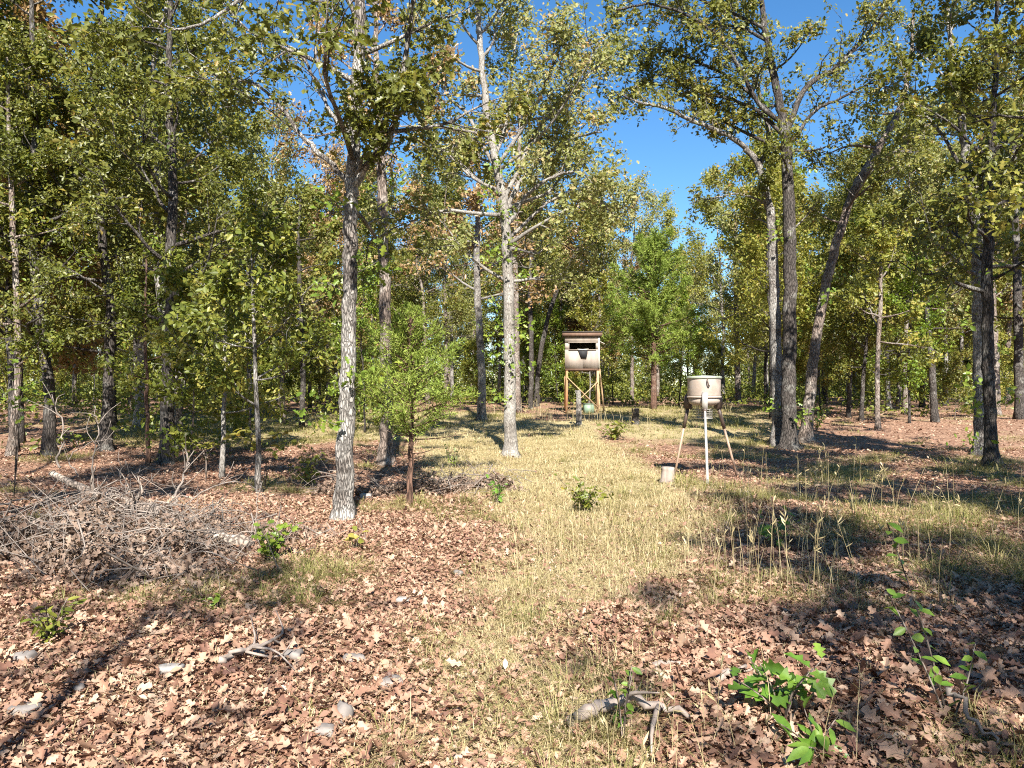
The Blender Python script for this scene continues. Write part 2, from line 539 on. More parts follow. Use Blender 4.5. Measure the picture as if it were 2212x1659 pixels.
def build_tree(line, radii, rng, limbs=(), cb=3.0, nl=14, L=2.2, leaves=12, nsub=5, ntw=4, sig=0.14, sides=10, step=0.35, up=(0.15, 0.7), rough=0.05, sprouts=0):
    """line and radii of the trunk in local metres; returns trunk, list of limbs, twigs, leaf spots"""
    H = line[-1][2]
    n = max(6, int(np.linalg.norm(np.diff(line, axis=0), axis=1).sum() / step))
    P = smooth_line(line, n, rng, 0.012)
    R = np.interp(np.linspace(0, 1, n), np.linspace(0, 1, len(radii)), radii)
    zz = P[:, 2] - P[0, 2]
    R = R * (1 + 0.55 * np.exp(-np.clip(zz, 0, None) / 0.22))
    tr = Acc()
    tr.tube(P, R, sides, rough=rough, rng=rng)
    if sides > 10:          # root flare: ridges that run out at the foot
        Vt = tr.v[0].reshape(n, sides, 3)
        lob = 0.5 + 0.5 * np.sin(np.arange(sides) / sides * 6.28 * 4 + rng.random() * 6)
        f = (0.95 * np.exp(-np.clip(zz, 0, None) / 0.16))[:, None] * lob[None, :]
        Vt[:, :, :2] += (Vt[:, :, :2] - P[:, None, :2]) * f[:, :, None]
    tw = Acc()
    lp = []
    lb = []
    sp = []
    for pl, r0, r1, dens in limbs:
        q = smooth_line(pl, max(8, len(pl) * 4), rng, 0.01)
        a = Acc()
        a.tube(q, np.linspace(r0, r1, len(q)), 7, rough=0.08, rng=rng)
        lb.append(a)
        ll = np.linalg.norm(np.diff(q, axis=0), axis=1).sum()
        ramify(q, min(ll, 2.6), r0 * 0.7, rng, tw, lp, int(nsub * dens * max(1, ll / 2.2)), ntw, leaves, sig, 0.2)
    az = rng.random() * 6.28
    top = P[-1, 2]
    for k in range(nl):
        u = (k + rng.random() * 0.8) / nl
        z = cb + (top - cb) * u * 0.97
        i = int(np.clip(np.searchsorted(P[:, 2], z), 1, n - 1))
        p = P[i]
        az += 2.4 + rng.normal(0, 0.4)
        ll = L * (0.55 + 0.45 * math.sin(min(1, u * 1.2 + 0.25) * math.pi)) * rng.uniform(0.7, 1.2)
        el = up[0] + (up[1] - up[0]) * u + rng.normal(0, 0.15)
        d = np.array((math.cos(az) * math.cos(el), math.sin(az) * math.cos(el), math.sin(el)))
        q = [p]
        for j in range(5):
            d = d + rng.normal(0, 0.17, 3) + np.array((0, 0, 0.05))
            d /= np.linalg.norm(d)
            q.append(q[-1] + d * ll / 5)
        q = smooth_line(q, 9)
        r0 = min(R[i] * 0.5, 0.012 + ll * 0.016)
        a = Acc()
        a.tube(q, np.linspace(r0, 0.007, 9), 6)
        lb.append(a)
        ramify(q, ll, r0, rng, tw, lp, nsub, ntw, leaves, sig)
    for k in range(sprouts):
        i = rng.integers(2, max(3, int(n * 0.62)))
        az2 = rng.random() * 6.28
        d = np.array((math.cos(az2), math.sin(az2), 0.4))
        q = np.array([P[i], P[i] + d * (R[i] + 0.12), P[i] + d * (R[i] + 0.28) + np.array((0, 0, 0.03))])
        tw.tube(q, (0.008, 0.005, 0.003), 4, cap=False)
        m = 24
        sp.append(q[2] + rng.normal(0, 0.15, (m, 3)))
    return tr, lb, tw, (np.concatenate(lp) if lp else np.zeros((0, 3))), sp


def px_line(pts, d, base, rng=None, depth=0.0):
    """a run of photograph spots at distance d, in metres from the tree's foot"""
    out = []
    for k, (x, y) in enumerate(pts):
        dd = d + depth * k / max(1, len(pts) - 1)
        out.append(at(x, y, dd) - base)
    return np.array(out)


def hero(name, label, pts, wpx, bark, leafmat, seed, limbs=(), group=None, tmpl=T_OAK, lsize=0.11, extra_top=(), cat="tree", **kw):
    """a tree whose trunk follows the photograph; limbs: (spots, width px at start, at end, density, depth run)"""
    rng = np.random.default_rng(seed)
    base = gp(*pts[0])
    d = base[1]
    line = px_line(pts, d, base)
    line[0] = (0, 0, -0.12)
    if len(extra_top):
        line = np.vstack([line, line[-1] + np.array(extra_top)])
    rad_ = np.array(wpx) / F * d / 2
    lm = []
    for sp, w0, w1, dens, dep in limbs:
        lm.append((px_line(sp, d, base, depth=dep), w0 / F * d / 2, w1 / F * d / 2, dens))
    tr, lb, tw, lp, sp = build_tree(line, rad_, rng, lm, **kw)
    root = empty(name, base, label, cat, group)
    put("trunk", (tr, bark, True), root)
    for a in lb:
        put("limb", (a, bark, True), root)
    if tw.n:
        put("twigs", (tw, M["bark_dark"] if bark is M["bark_dark"] else M["bark"]), root, kind="stuff")
    if len(lp):
        c = Acc()
        leaf_cloud(c, lp, lsize, rng, tmpl)
        put("crown", (c, leafmat), root, kind="stuff")
    for p in sp:
        c = Acc()
        leaf_cloud(c, p, lsize * 1.1, rng, tmpl)
        put("leaf_tuft", (c, M["oak_lime"]), root, kind="stuff")
    return root


# ------------------------------------------------------------------ ground
def axis(lo, hi, near, n):
    t = np.linspace(-1, 1, n)
    s = np.sinh(t * 4.2) / math.sinh(4.2)
    return np.where(s < 0, -s * lo, s * hi) + near


gx = axis(-420, 420, 0, 181)
gy = np.concatenate([np.linspace(-120, -4, 24), np.linspace(-3.5, 30, 180), np.linspace(30.6, 60, 44), np.linspace(62, 140, 30), np.linspace(150, 620, 20)])
gx = np.sort(np.concatenate([np.linspace(-14, 14, 141), gx[np.abs(gx) > 14.2]]))


def poly_px(pts):
    return np.array([gp(*p)[:2] for p in pts])


def inside(P, x, y):
    """signed distance to a polygon, positive inside"""
    x, y = np.asarray(x, float), np.asarray(y, float)
    ins = np.zeros(x.shape, bool)
    dm = np.full(x.shape, 1e9)
    for i in range(len(P)):
        (x0, y0), (x1, y1) = P[i - 1], P[i]
        c = (y0 > y) != (y1 > y)
        with np.errstate(divide='ignore', invalid='ignore'):
            xx = (x1 - x0) * (y - y0) / (y1 - y0 + 1e-12) + x0
        ins ^= c & (x < xx)
        dx, dy = x1 - x0, y1 - y0
        t = np.clip(((x - x0) * dx + (y - y0) * dy) / (dx * dx + dy * dy + 1e-9), 0, 1)
        dm = np.minimum(dm, np.hypot(x - x0 - t * dx, y - y0 - t * dy))
    return np.where(ins, dm, -dm)


PATH = poly_px([(1100, 906), (1265, 906), (1330, 960), (1400, 1005), (1450, 1055), (1520, 1100), (1580, 1170), (1500, 1230), (1460, 1300), (1380, 1350), (1200, 1400), (1080, 1460), (990, 1440), (985, 1340), (1050, 1250), (1080, 1190), (1100, 1130), (1030, 1085), (930, 1045), (880, 970), (960, 930)])
MEADOW = poly_px([(1380, 1005), (1700, 1000), (2212, 985), (2600, 1000), (2600, 1260), (2150, 1260), (1600, 1240), (1480, 1180), (1440, 1090)])
STRIP = poly_px([(760, 1657), (900, 1560), (1010, 1440), (1330, 1380), (1420, 1500), (1250, 1659)])
BANK = poly_px([(230, 950), (560, 960), (880, 950), (1110, 940), (1110, 895), (700, 893), (230, 900)])
FARG = poly_px([(1250, 880), (1640, 880), (1650, 960), (1330, 940)])


def sstep(a, b, v):
    t = np.clip((v - a) / (b - a), 0, 1)
    return t * t * (3 - 2 * t)


def grass_mask(x, y):
    w = (vnoise(x, y, 1.1, 5) - 0.5) * 1.2 + (vnoise(x, y, 3.1, 6) - 0.5) * 0.7
    p = sstep(-0.35, 0.35, inside(PATH, x, y) + w * 0.55)
    m = 0.7 * sstep(-0.5, 0.6, inside(MEADOW, x, y) + w) * sstep(0.38, 0.62, vnoise(x, y, 0.9, 8) + 0.15 * w)
    s = 0.7 * sstep(-0.2, 0.3, inside(STRIP, x, y) + w * 0.6)
    b = 0.8 * sstep(-1.5, 0.5, inside(BANK, x, y) + w)
    f = 0.8 * sstep(-2.0, 1.0, inside(FARG, x, y) + w)
    t = 0.45 * sstep(0.66, 0.80, vnoise(x, y, 0.8, 11) + 0.2 * w)
    return np.maximum.reduce([p, m, s, b, f, t])


X, Y = np.meshgrid(gx, gy)
Z = hz(X, Y)
nx, ny = len(gx), len(gy)
ga = Acc()
ii = np.arange(ny - 1)[:, None] * nx + np.arange(nx - 1)[None, :]
ga.add(np.stack([X, Y, Z], -1).reshape(-1, 3), np.stack([ii, ii + 1, ii + nx + 1, ii + nx], -1).reshape(-1, 4))


def ground_mat():
    m, nt, out = nodes_mat("forest_floor")
    L = nt.links
    g = N(nt, "ShaderNodeNewGeometry")
    at_ = N(nt, "ShaderNodeAttribute", attribute_name="grass")
    vo = N(nt, "ShaderNodeTexVoronoi", i_Scale=11.0)
    nz = N(nt, "ShaderNodeTexNoise", i_Scale=9.0, i_Detail=6.0, i_Roughness=0.7)
    n2 = N(nt, "ShaderNodeTexNoise", i_Scale=0.9, i_Detail=4.0)
    n3 = N(nt, "ShaderNodeTexNoise", i_Scale=45.0, i_Detail=4.0)
    for q in (vo, nz, n2, n3):
        L.new(g.outputs["Position"], q.inputs["Vector"])
    sep = N(nt, "ShaderNodeSeparateColor")
    L.new(vo.outputs["Color"], sep.inputs[0])
    lit = ramp(nt, [(0.0, (0.07, 0.038, 0.027)), (0.35, (0.17, 0.095, 0.062)), (0.7, (0.29, 0.165, 0.11)), (1.0, (0.37, 0.245, 0.17))], math_n(nt, 'MULTIPLY', math_n(nt, 'ADD', sep.outputs[0], n3.outputs[0]), 0.62))
    gra = ramp(nt, [(0.3, (0.20, 0.16, 0.08)), (0.55, (0.39, 0.325, 0.17)), (0.75, (0.49, 0.42, 0.25))], math_n(nt, 'ADD', math_n(nt, 'MULTIPLY', n3.outputs[0], 0.6), math_n(nt, 'MULTIPLY', nz.outputs[0], 0.4)))
    mx = N(nt, "ShaderNodeMix", data_type='RGBA')
    fac = math_n(nt, 'MULTIPLY', math_n(nt, 'ADD', at_.outputs["Fac"], math_n(nt, 'MULTIPLY', math_n(nt, 'SUBTRACT', nz.outputs[0], 0.5), 0.8)), 1.1, True)
    L.new(fac, mx.inputs[0])
    L.new(lit, mx.inputs[6])
    L.new(gra, mx.inputs[7])
    p = N(nt, "ShaderNodeBsdfPrincipled", i_Roughness=0.95)
    p.inputs["Specular IOR Level"].default_value = 0.15
    L.new(mx.outputs[2], p.inputs["Base Color"])
    b = N(nt, "ShaderNodeBump", i_Strength=0.9, i_Distance=0.04)
    L.new(math_n(nt, 'ADD', vo.outputs["Distance"], n3.outputs[0]), b.inputs["Height"])
    L.new(b.outputs[0], p.inputs["Normal"])
    L.new(p.outputs[0], out.inputs[0])
    return m


gme = ga.mesh("ground", ground_mat(), True)
ga_at = gme.attributes.new("grass", 'FLOAT', 'POINT')
gm = grass_mask(X.ravel(), Y.ravel())
ga_at.data.foreach_set("value", gm.astype(np.float32))
ground = put("ground", gme, kind="structure")

# ------------------------------------------------------------------ trees that can be told apart
B, BP, BD, BB = M["bark"], M["bark_pale"], M["bark_dark"], M["bark_brown"]
hero("oak_tree", "nearest tall oak, grey furrowed trunk with green leaf tufts, left of the small cedar",
     [(742, 1122), (748, 960), (752, 800), (755, 640), (757, 480), (760, 390), (768, 250), (775, 120), (780, 0), (786, -200), (792, -420), (800, -650)],
     (40, 36, 33, 31, 30, 28, 26, 24, 22, 18, 14, 8), B, M["oak_dark"], 11,
     limbs=[([(754, 395), (700, 340), (650, 290), (600, 225), (555, 185), (500, 170), (440, 150)], 13, 3, 1.5, 0.8),
            ([(760, 410), (800, 350), (840, 300), (868, 180), (885, 60), (905, -80)], 18, 9, 1.3, -0.6),
            ([(776, 60), (740, -20), (650, -50), (520, 0), (450, 45), (387, 62), (330, 42)], 12, 4, 0.9, -1.0),
            ([(765, 300), (720, 250), (680, 170), (640, 110), (560, 70), (500, 90)], 10, 3, 1.5, 1.2),
            ([(768, 280), (820, 230), (860, 215), (900, 150)], 9, 3, 1.8, -0.4),
            ([(762, 390), (790, 330), (830, 260), (880, 240)], 9, 3, 2.0, -0.8)],
     cb=3.9, nl=12, L=2.3, leaves=15, sig=0.13, sides=18, step=0.12, rough=0.05, sprouts=7, lsize=0.115)
hero("oak_tree", "scaly pale brown trunk of the oak just behind the nearest tall oak, right of it",
     [(833, 1003), (836, 860), (832, 700), (830, 560), (826, 430), (822, 330), (815, 200), (812, 60), (810, -100)],
     (28, 26, 25, 24, 22, 18, 14, 10, 5), BB, M["russet"], 12, cb=5.6, nl=11, L=2.2, leaves=19, sprouts=6, sides=14, step=0.2)
hero("white_oak_tree", "pale sunlit trunk on the straw path left of the box stand, with green sprouts",
     [(1103, 985), (1101, 850), (1100, 700), (1096, 560), (1088, 440), (1076, 370), (1062, 300), (1050, 240), (1035, 60), (1028, -80), (1020, -260)],
     (28, 25, 24, 22, 20, 18, 16, 15, 12, 8, 4), BP, M["oak_pale"], 13,
     limbs=[([(1078, 378), (1040, 305), (1008, 245), (965, 205), (945, 150)], 10, 4, 1.0, 0.8),
            ([(1090, 460), (1120, 400), (1160, 350), (1200, 318), (1250, 295), (1300, 285)], 12, 4, 1.6, 1.0),
            ([(1092, 500), (1130, 430), (1180, 390), (1225, 372), (1262, 376), (1290, 412)], 10, 3, 1.2, -0.6),
            ([(1070, 340), (1095, 260), (1105, 160), (1120, 60)], 9, 4, 1.6, 1.4),
            ([(1090, 430), (1150, 300), (1210, 220), (1265, 170), (1310, 125)], 10, 4, 2.4, 1.5),
            ([(1094, 520), (1180, 440), (1240, 420), (1300, 440), (1340, 480)], 8, 3, 2.2, 2.0),
            ([(1075, 360), (1150, 240), (1190, 150), (1215, 85)], 9, 4, 2.2, -1.0),
            ([(1080, 420), (1020, 380), (970, 330), (930, 330)], 8, 3, 2.2, 1.0)],
     cb=3.9, nl=24, L=3.3, leaves=26, sig=0.2, sides=14, step=0.2, sprouts=26, lsize=0.12)
hero("oak_tree", "thin brown twin trunk close behind the pale trunk on the straw path",
     [(1118, 886), (1114, 700), (1112, 560), (1116, 420), (1122, 300), (1125, 180)], (17, 15, 14, 12, 9, 5), BB, M["oak_mid"], 14, cb=6.0, nl=11, L=2.9, leaves=22, tmpl=T_OVAL, lsize=0.17, sig=0.2)
hero("oak_tree", "slim grey trunk between the small cedar and the pale trunk on the path",
     [(1041, 907), (1040, 800), (1035, 700), (1030, 600), (1032, 480), (1035, 380), (1030, 300)], (19, 17, 15, 14, 12, 8, 4), B, M["russet"], 15, cb=4.4, nl=12, L=2.6, leaves=22, tmpl=T_OVAL, lsize=0.17, sig=0.2)
hero("oak_tree", "dark trunk second from the left edge, behind the brush pile",
     [(105, 987), (108, 860), (95, 760), (80, 640), (72, 520), (78, 400), (75, 250), (70, 60), (66, -120)], (26, 22, 21, 20, 18, 16, 14, 10, 5), BD, M["oak_dark"], 16,
     limbs=[([(75, 560), (130, 505), (190, 480), (250, 470)], 9, 3, 1.3, 1.0), ([(78, 420), (20, 350), (-30, 300)], 8, 3, 1.4, 0.6)], cb=2.6, nl=20, L=2.7, leaves=36, tmpl=T_OVAL, lsize=0.095, sprouts=7, sides=12, step=0.2)
hero("oak_tree", "dark straight trunk third from the left edge, behind the brush pile",
     [(230, 972), (236, 800), (240, 650), (225, 560), (215, 430), (210, 300), (215, 150), (220, 0), (222, -150)], (25, 22, 20, 18, 16, 14, 12, 8, 4), BD, M["oak_dark"], 17, cb=2.4, nl=20, L=2.7, leaves=36, tmpl=T_OVAL, lsize=0.095, sprouts=7, sides=12, step=0.2)
hero("oak_tree", "thick black trunk with a pale lit edge right of the brush pile's upright twigs",
     [(360, 1004), (362, 850), (370, 700), (368, 560), (375, 430), (370, 300), (365, 150), (370, 0), (372, -150)], (30, 27, 25, 22, 19, 16, 13, 9, 5), BD, M["oak_dark"], 18, cb=2.5, nl=20, L=2.6, leaves=36, tmpl=T_OVAL, lsize=0.095, sprouts=9, sides=12, step=0.2)
hero("oak_tree", "leaning brownish trunk nearest the left edge of the picture",
     [(22, 985), (34, 880), (40, 760), (36, 620), (28, 480), (20, 300), (15, 120)], (18, 15, 14, 13, 12, 9, 5), BB, M["sapling"], 19, cb=1.9, nl=16, L=2.0, leaves=22, tmpl=T_OVAL, lsize=0.12)
hero("oak_tree", "pale trunk lit by the sun deep between the dark trunks on the left",
     [(300, 918), (304, 830), (307, 720), (306, 600), (300, 480), (296, 380)], (21, 19, 17, 15, 11, 5), BP, M["oak_mid"], 20, cb=3.8, nl=11, L=2.8, leaves=22, tmpl=T_OVAL, lsize=0.18)
hero("sapling_tree", "thin reddish sapling stem between two dark trunks behind the brush pile",
     [(320, 1002), (318, 860), (313, 700), (316, 560)], (9, 8, 6, 3), M["cedar_bark"], M["sapling"], 21, cb=1.2, nl=9, L=1.2, leaves=16, tmpl=T_OVAL, lsize=0.10)
hero("sapling_tree", "short pale sapling stem beside the yellow hickory leaves",
     [(480, 1032), (482, 930), (485, 820), (488, 720), (486, 640)], (11, 10, 8, 6, 3), BP, M["yellow"], 22, cb=1.0, nl=10, L=1.3, leaves=14, tmpl=T_OVAL, lsize=0.11)
hero("sapling_tree", "grey sapling with dark upper stem under the yellow hickory leaves",
     [(562, 1064), (557, 950), (553, 820), (548, 650), (545, 540)], (13, 11, 9, 7, 3), B, M["sapling"], 23, cb=1.3, nl=14, L=1.6, leaves=16, tmpl=T_OVAL, lsize=0.11)
hero("oak_tree", "slim dark trunk left of the nearest tall oak",
     [(652, 926), (655, 800), (650, 660), (645, 520), (650, 430)], (12, 11, 10, 8, 4), BD, M["oak_mid"], 24, cb=3.2, nl=12, L=2.4, leaves=22, tmpl=T_OVAL, lsize=0.17)
hero("oak_tree", "left trunk of the dark pair behind the feeder, one long limb reaching left",
     [(1680, 962), (1678, 800), (1672, 640), (1668, 500), (1655, 420), (1638, 355), (1610, 318)], (26, 24, 22, 20, 17, 14, 12), B, M["oak_mid"], 25,
     limbs=[([(1612, 320), (1565, 288), (1500, 262), (1440, 235), (1385, 222), (1330, 200)], 12, 4, 2.0, -1.0),
            ([(1660, 440), (1600, 420), (1550, 425), (1490, 440)], 6, 2, 1.4, 0.5),
            ([(1640, 360), (1660, 300), (1640, 200), (1600, 100), (1580, 0), (1560, -100)], 11, 5, 2.0, 1.2)],
     cb=5.4, nl=4, L=1.8, leaves=17, sprouts=5, sides=14, step=0.2, lsize=0.13)
hero("oak_tree", "right, taller trunk of the dark pair behind the game feeder",
     [(1703, 970), (1704, 800), (1706, 600), (1704, 450), (1698, 320), (1690, 260), (1675, 180), (1655, 80), (1645, -20), (1640, -200)], (32, 29, 27, 25, 22, 19, 16, 13, 10, 5), BD, M["oak_mid"], 26,
     limbs=[([(1697, 300), (1640, 242), (1580, 215), (1500, 195), (1430, 160)], 10, 3, 2.3, 0.8),
            ([(1690, 265), (1640, 225), (1600, 150), (1560, 90), (1500, 40), (1410, 10), (1330, 20)], 11, 4, 1.9, -0.8),
            ([(1698, 290), (1740, 190), (1800, 150), (1850, 100), (1900, 40), (1935, -40)], 13, 6, 1.9, 0.5),
            ([(1702, 320), (1760, 240), (1810, 215), (1880, 180), (1920, 190)], 9, 3, 2.2, -0.6),
            ([(1692, 270), (1600, 185), (1500, 130), (1410, 105), (1320, 120)], 9, 3, 2.4, 1.5),
            ([(1698, 330), (1620, 290), (1540, 250), (1450, 190), (1370, 180)], 8, 3, 2.2, 2.2),
            ([(1650, 60), (1560, 20), (1480, -10), (1400, -20)], 8, 3, 2.4, 0.0),
            ([(1660, 90), (1600, 60), (1540, 55), (1480, 70)], 8, 3, 2.3, 0.5)],
     cb=7.0, nl=8, L=2.2, leaves=17, sprouts=9, sides=14, step=0.2, lsize=0.13)
hero("oak_tree", "sunlit trunk leaning right, beside the dark pair behind the game feeder",
     [(1740, 954), (1750, 850), (1758, 760), (1775, 660), (1795, 570), (1820, 480), (1850, 400), (1880, 350), (1915, 290), (1945, 230), (1965, 140), (1975, 20)], (25, 23, 21, 20, 19, 18, 17, 16, 14, 12, 9, 5), BB, M["oak_mid"], 27,
     limbs=[([(1885, 345), (1930, 330), (1960, 310), (2010, 260)], 8, 3, 1.4, 0.6), ([(1835, 440), (1880, 400), (1930, 360)], 6, 2, 1.4, -0.8)],
     cb=6.0, nl=9, L=2.2, leaves=17, sprouts=8, sides=14, step=0.2, lsize=0.13)
hero("oak_tree", "left trunk of the tall pair near the right edge",
     [(2118, 980), (2116, 800), (2112, 640), (2110, 520), (2098, 400), (2085, 330), (2070, 200), (2050, 60), (2040, -80)], (26, 24, 22, 21, 18, 16, 13, 9, 4), B, M["oak_dark"], 28, cb=4.0, nl=20, L=3.0, leaves=22, sprouts=8, sides=14, step=0.2, lsize=0.13, tmpl=T_OVAL)
hero("oak_tree", "right trunk of the tall pair near the right edge, nearer and darker at its foot",
     [(2143, 1004), (2138, 900), (2135, 780), (2132, 600), (2136, 450), (2142, 300), (2150, 120), (2155, -60)], (28, 24, 23, 22, 18, 14, 10, 4), BD, M["oak_dark"], 29, cb=3.4, nl=20, L=2.8, leaves=22, sprouts=8, sides=14, step=0.2, lsize=0.13, tmpl=T_OVAL)
hero("oak_tree", "pale trunk behind the tall pair near the right edge",
     [(2151, 897), (2150, 800), (2145, 680), (2140, 560), (2142, 440), (2145, 330)], (18, 17, 15, 12, 9, 4), BB, M["oak_mid"], 30, cb=4.2, nl=10, L=2.6, leaves=22, tmpl=T_OVAL, lsize=0.17)
hero("oak_tree", "dark trunk cut by the right edge of the picture",
     [(2203, 905), (2199, 700), (2196, 560), (2190, 400), (2195, 250)], (20, 18, 16, 12, 6), BD, M["oak_mid"], 31, cb=3.4, nl=14, L=2.8, leaves=22, tmpl=T_OVAL, lsize=0.17)
hero("oak_tree", "thin straight trunk just right of the feeder drum",
     [(1594, 868), (1592, 760), (1590, 650), (1588, 520), (1590, 430)], (13, 11, 10, 7, 3), BB, M["oak_pale"], 32, cb=5.2, nl=11, L=3.0, leaves=19, tmpl=T_OVAL, lsize=0.2, sig=0.22)
hero("oak_tree", "slender trunk with yellow leaves right of the leaning trunk",
     [(1896, 927), (1894, 820), (1899, 700), (1904, 560), (1908, 470)], (11, 10, 9, 7, 3), BB, M["yellow"], 33, cb=2.8, nl=12, L=2.2, leaves=19, tmpl=T_OVAL, lsize=0.15)
hero("oak_tree", "charred black slim trunk between the leaning trunk and the right pair",
     [(2020, 912), (2013, 800), (2005, 700), (2000, 560), (1996, 460)], (15, 14, 12, 9, 4), BD, M["oak_mid"], 34, cb=3.6, nl=12, L=2.5, leaves=19, tmpl=T_OVAL, lsize=0.17)
hero("oak_tree", "thin dark upright trunk left of the box stand",
     [(1146, 884), (1148, 760), (1145, 640), (1149, 500), (1150, 420)], (11, 10, 9, 6, 3), BD, M["oak_mid"], 35, cb=6.2, nl=12, L=3.2, leaves=19, tmpl=T_OVAL, lsize=0.2, sig=0.22)
hero("oak_tree", "dark trunk curving right toward the roof of the box stand",
     [(1158, 878), (1163, 800), (1176, 720), (1192, 660), (1216, 595), (1242, 550), (1278, 500), (1300, 440)], (12, 10, 10, 9, 8, 7, 5, 3), BD, M["oak_mid"], 36, cb=7.0, nl=12, L=3.4, leaves=19, tmpl=T_OVAL, lsize=0.2, sig=0.22)
hero("oak_tree", "dark thin trunk close right of the leaning trunk",
     [(1781, 872), (1784, 740), (1795, 620), (1806, 500), (1812, 420)], (13, 12, 11, 8, 4), BD, M["oak_mid"], 37, cb=4.6, nl=12, L=2.8, leaves=19, tmpl=T_OVAL, lsize=0.18)

# oak beyond the right edge whose yellowing boughs hang into the picture
hero("oak_tree", "oak beyond the right edge whose yellowing boughs hang into the top right corner",
     [(2420, 1160), (2410, 900), (2400, 600), (2395, 300), (2390, 0), (2385, -300)], (40, 36, 32, 28, 22, 10), BD, M["yellow"], 38,
     limbs=[([(2395, 360), (2330, 300), (2250, 265), (2170, 250), (2090, 270)], 12, 3, 1.4, 0.8),
            ([(2398, 500), (2330, 430), (2250, 420), (2160, 440), (2110, 470)], 10, 3, 1.0, 0.6),
            ([(2394, 200), (2320, 120), (2240, 90), (2150, 110)], 10, 3, 1.3, 0.8)],
     cb=4.2, nl=8, L=1.8, leaves=12, lsize=0.11, sides=12)

# ------------------------------------------------------------------ cedars
def cedar(label, px, py, top, wpx, width, seed, bare, n_br, group=None, n_sp=46, size=0.11):
    rng = np.random.default_rng(seed)
    base = gp(px, py)
    d = base[1]
    H = (py - top) / F * d
    r0 = wpx / F * d / 2
    root = empty("cedar_tree", base, label, "cedar", group)
    tr = Acc()
    P = smooth_line(np.array([(0, 0, -0.1), (0.01, 0, H * 0.25), (0.03, 0.01, H * 0.5), (0.0, 0.02, H * 0.8), (0.02, 0, H)]), 22, rng, 0.006)
    tr.tube(P, np.linspace(r0, 0.008, 22), 9, rough=0.06, rng=rng)
    put("trunk", (tr, M["cedar_bark"], True), root)
    tw, pos, dirs = Acc(), [], []
    for k in range(n_br):
        u = (k + rng.random()) / n_br
        z = H * (bare + (0.985 - bare) * u)
        az = k * 2.4 + rng.normal(0, 0.4)
        ll = width * (1.0 - 0.72 * u ** 1.5) * rng.uniform(0.45, 1.2) * (0.75 + 0.25 * min(1, u * 5))
        el = 0.15 + 0.75 * u + rng.normal(0, 0.1)
        dd = np.array((math.cos(az) * math.cos(el), math.sin(az) * math.cos(el), math.sin(el)))
        p = np.array((np.interp(z, P[:, 2], P[:, 0]), np.interp(z, P[:, 2], P[:, 1]), z))
        q = [p]
        for j in range(4):
            dd = dd + rng.normal(0, 0.1, 3) + np.array((0, 0, 0.07))
            dd /= np.linalg.norm(dd)
            q.append(q[-1] + dd * ll / 4)
        q = np.array(q)
        tw.tube(q, np.linspace(max(0.006, r0 * 0.28), 0.003, 5), 4, cap=False)
        m = max(6, int(n_sp * ll / width))
        # leaf sprays along short side shoots
        t = 0.06 + 0.94 * rng.random(m) ** 0.8
        a = np.minimum((t * 4).astype(int), 3)
        b = q[a] + (q[a + 1] - q[a]) * (t * 4 - a)[:, None]
        sd = rng.normal(0, 0.55, (m, 3)) + dd * 0.8
        sd /= np.linalg.norm(sd, axis=1)[:, None]
        sl = ll * 0.30 * rng.uniform(0.4, 1.1, m) * (1.15 - t)[:] + 0.05
        for w in range(7):
            f = (w + 1) / 7.0
            pos.append(b + sd * (sl * f)[:, None] + rng.normal(0, size * 0.18, (m, 3)))
            dirs.append(sd + rng.normal(0, 0.55, (m, 3)))
    put("twigs", (tw, M["cedar_bark"]), root, kind="stuff")
    pos, dirs = np.concatenate(pos), np.concatenate(dirs)
    c = Acc()
    scatter(c, T_SPRAY, pos, rng.normal(0, 1, pos.shape) + np.array((0, 0, 0.4)), dirs, size * rng.uniform(0.6, 1.3, len(pos)))
    put("crown", (c, M["cedar"]), root, kind="stuff")
    return root


ced = cedar("small bright green cedar with a bare dark stem, right of the nearest tall oak", 885, 1092, 685, 15, 1.15, 41, 0.35, 62, n_sp=62, size=0.058)
a = Acc()
for dz, ax, ln in ((0.95, 0.15, 0.9), (1.0, 2.9, 0.4), (1.05, 0.9, 0.5), (0.75, 5.9, 0.45)):
    q = smooth_line([(0, 0, dz), (math.cos(ax) * ln * 0.5, math.sin(ax) * ln * 0.5, dz + 0.02), (math.cos(ax) * ln, math.sin(ax) * ln, dz + 0.1)], 7)
    a.tube(q, np.linspace(0.012, 0.003, 7), 5)
put("dead_branches", (a, M["cedar_bark"]), ced, kind="stuff")
cedar("tall soft green cedar behind and right of the box stand, reddish trunk", 1412, 884, 520, 15, 3.6, 42, 0.28, 90, n_sp=100, size=0.18)

# ------------------------------------------------------------------ woods: trees copied from a few grown kinds
def proto(seed, H, r, cb, nl, L, leaves, lsize, nsub=5, ntw=3, sig=0.2, wob=0.25):
    rng = np.random.default_rng(seed)
    n = 6
    line = np.array([(rng.normal(0, wob) * (k > 0) * k / n, rng.normal(0, wob) * (k > 0) * k / n, H * k / n - 0.15 * (k == 0)) for k in range(n + 1)])
    tr, lb, tw, lp, sp = build_tree(line, np.linspace(r, r * 0.12, n + 1), rng, cb=cb, nl=nl, L=L, leaves=leaves, nsub=nsub, ntw=ntw, sig=sig, sides=9, step=0.5)
    for q in lb:
        tw.add(np.concatenate(q.v), *q.f)
    c = Acc()
    leaf_cloud(c, lp, lsize, rng, T_TWO)
    return tr, tw, c, lp


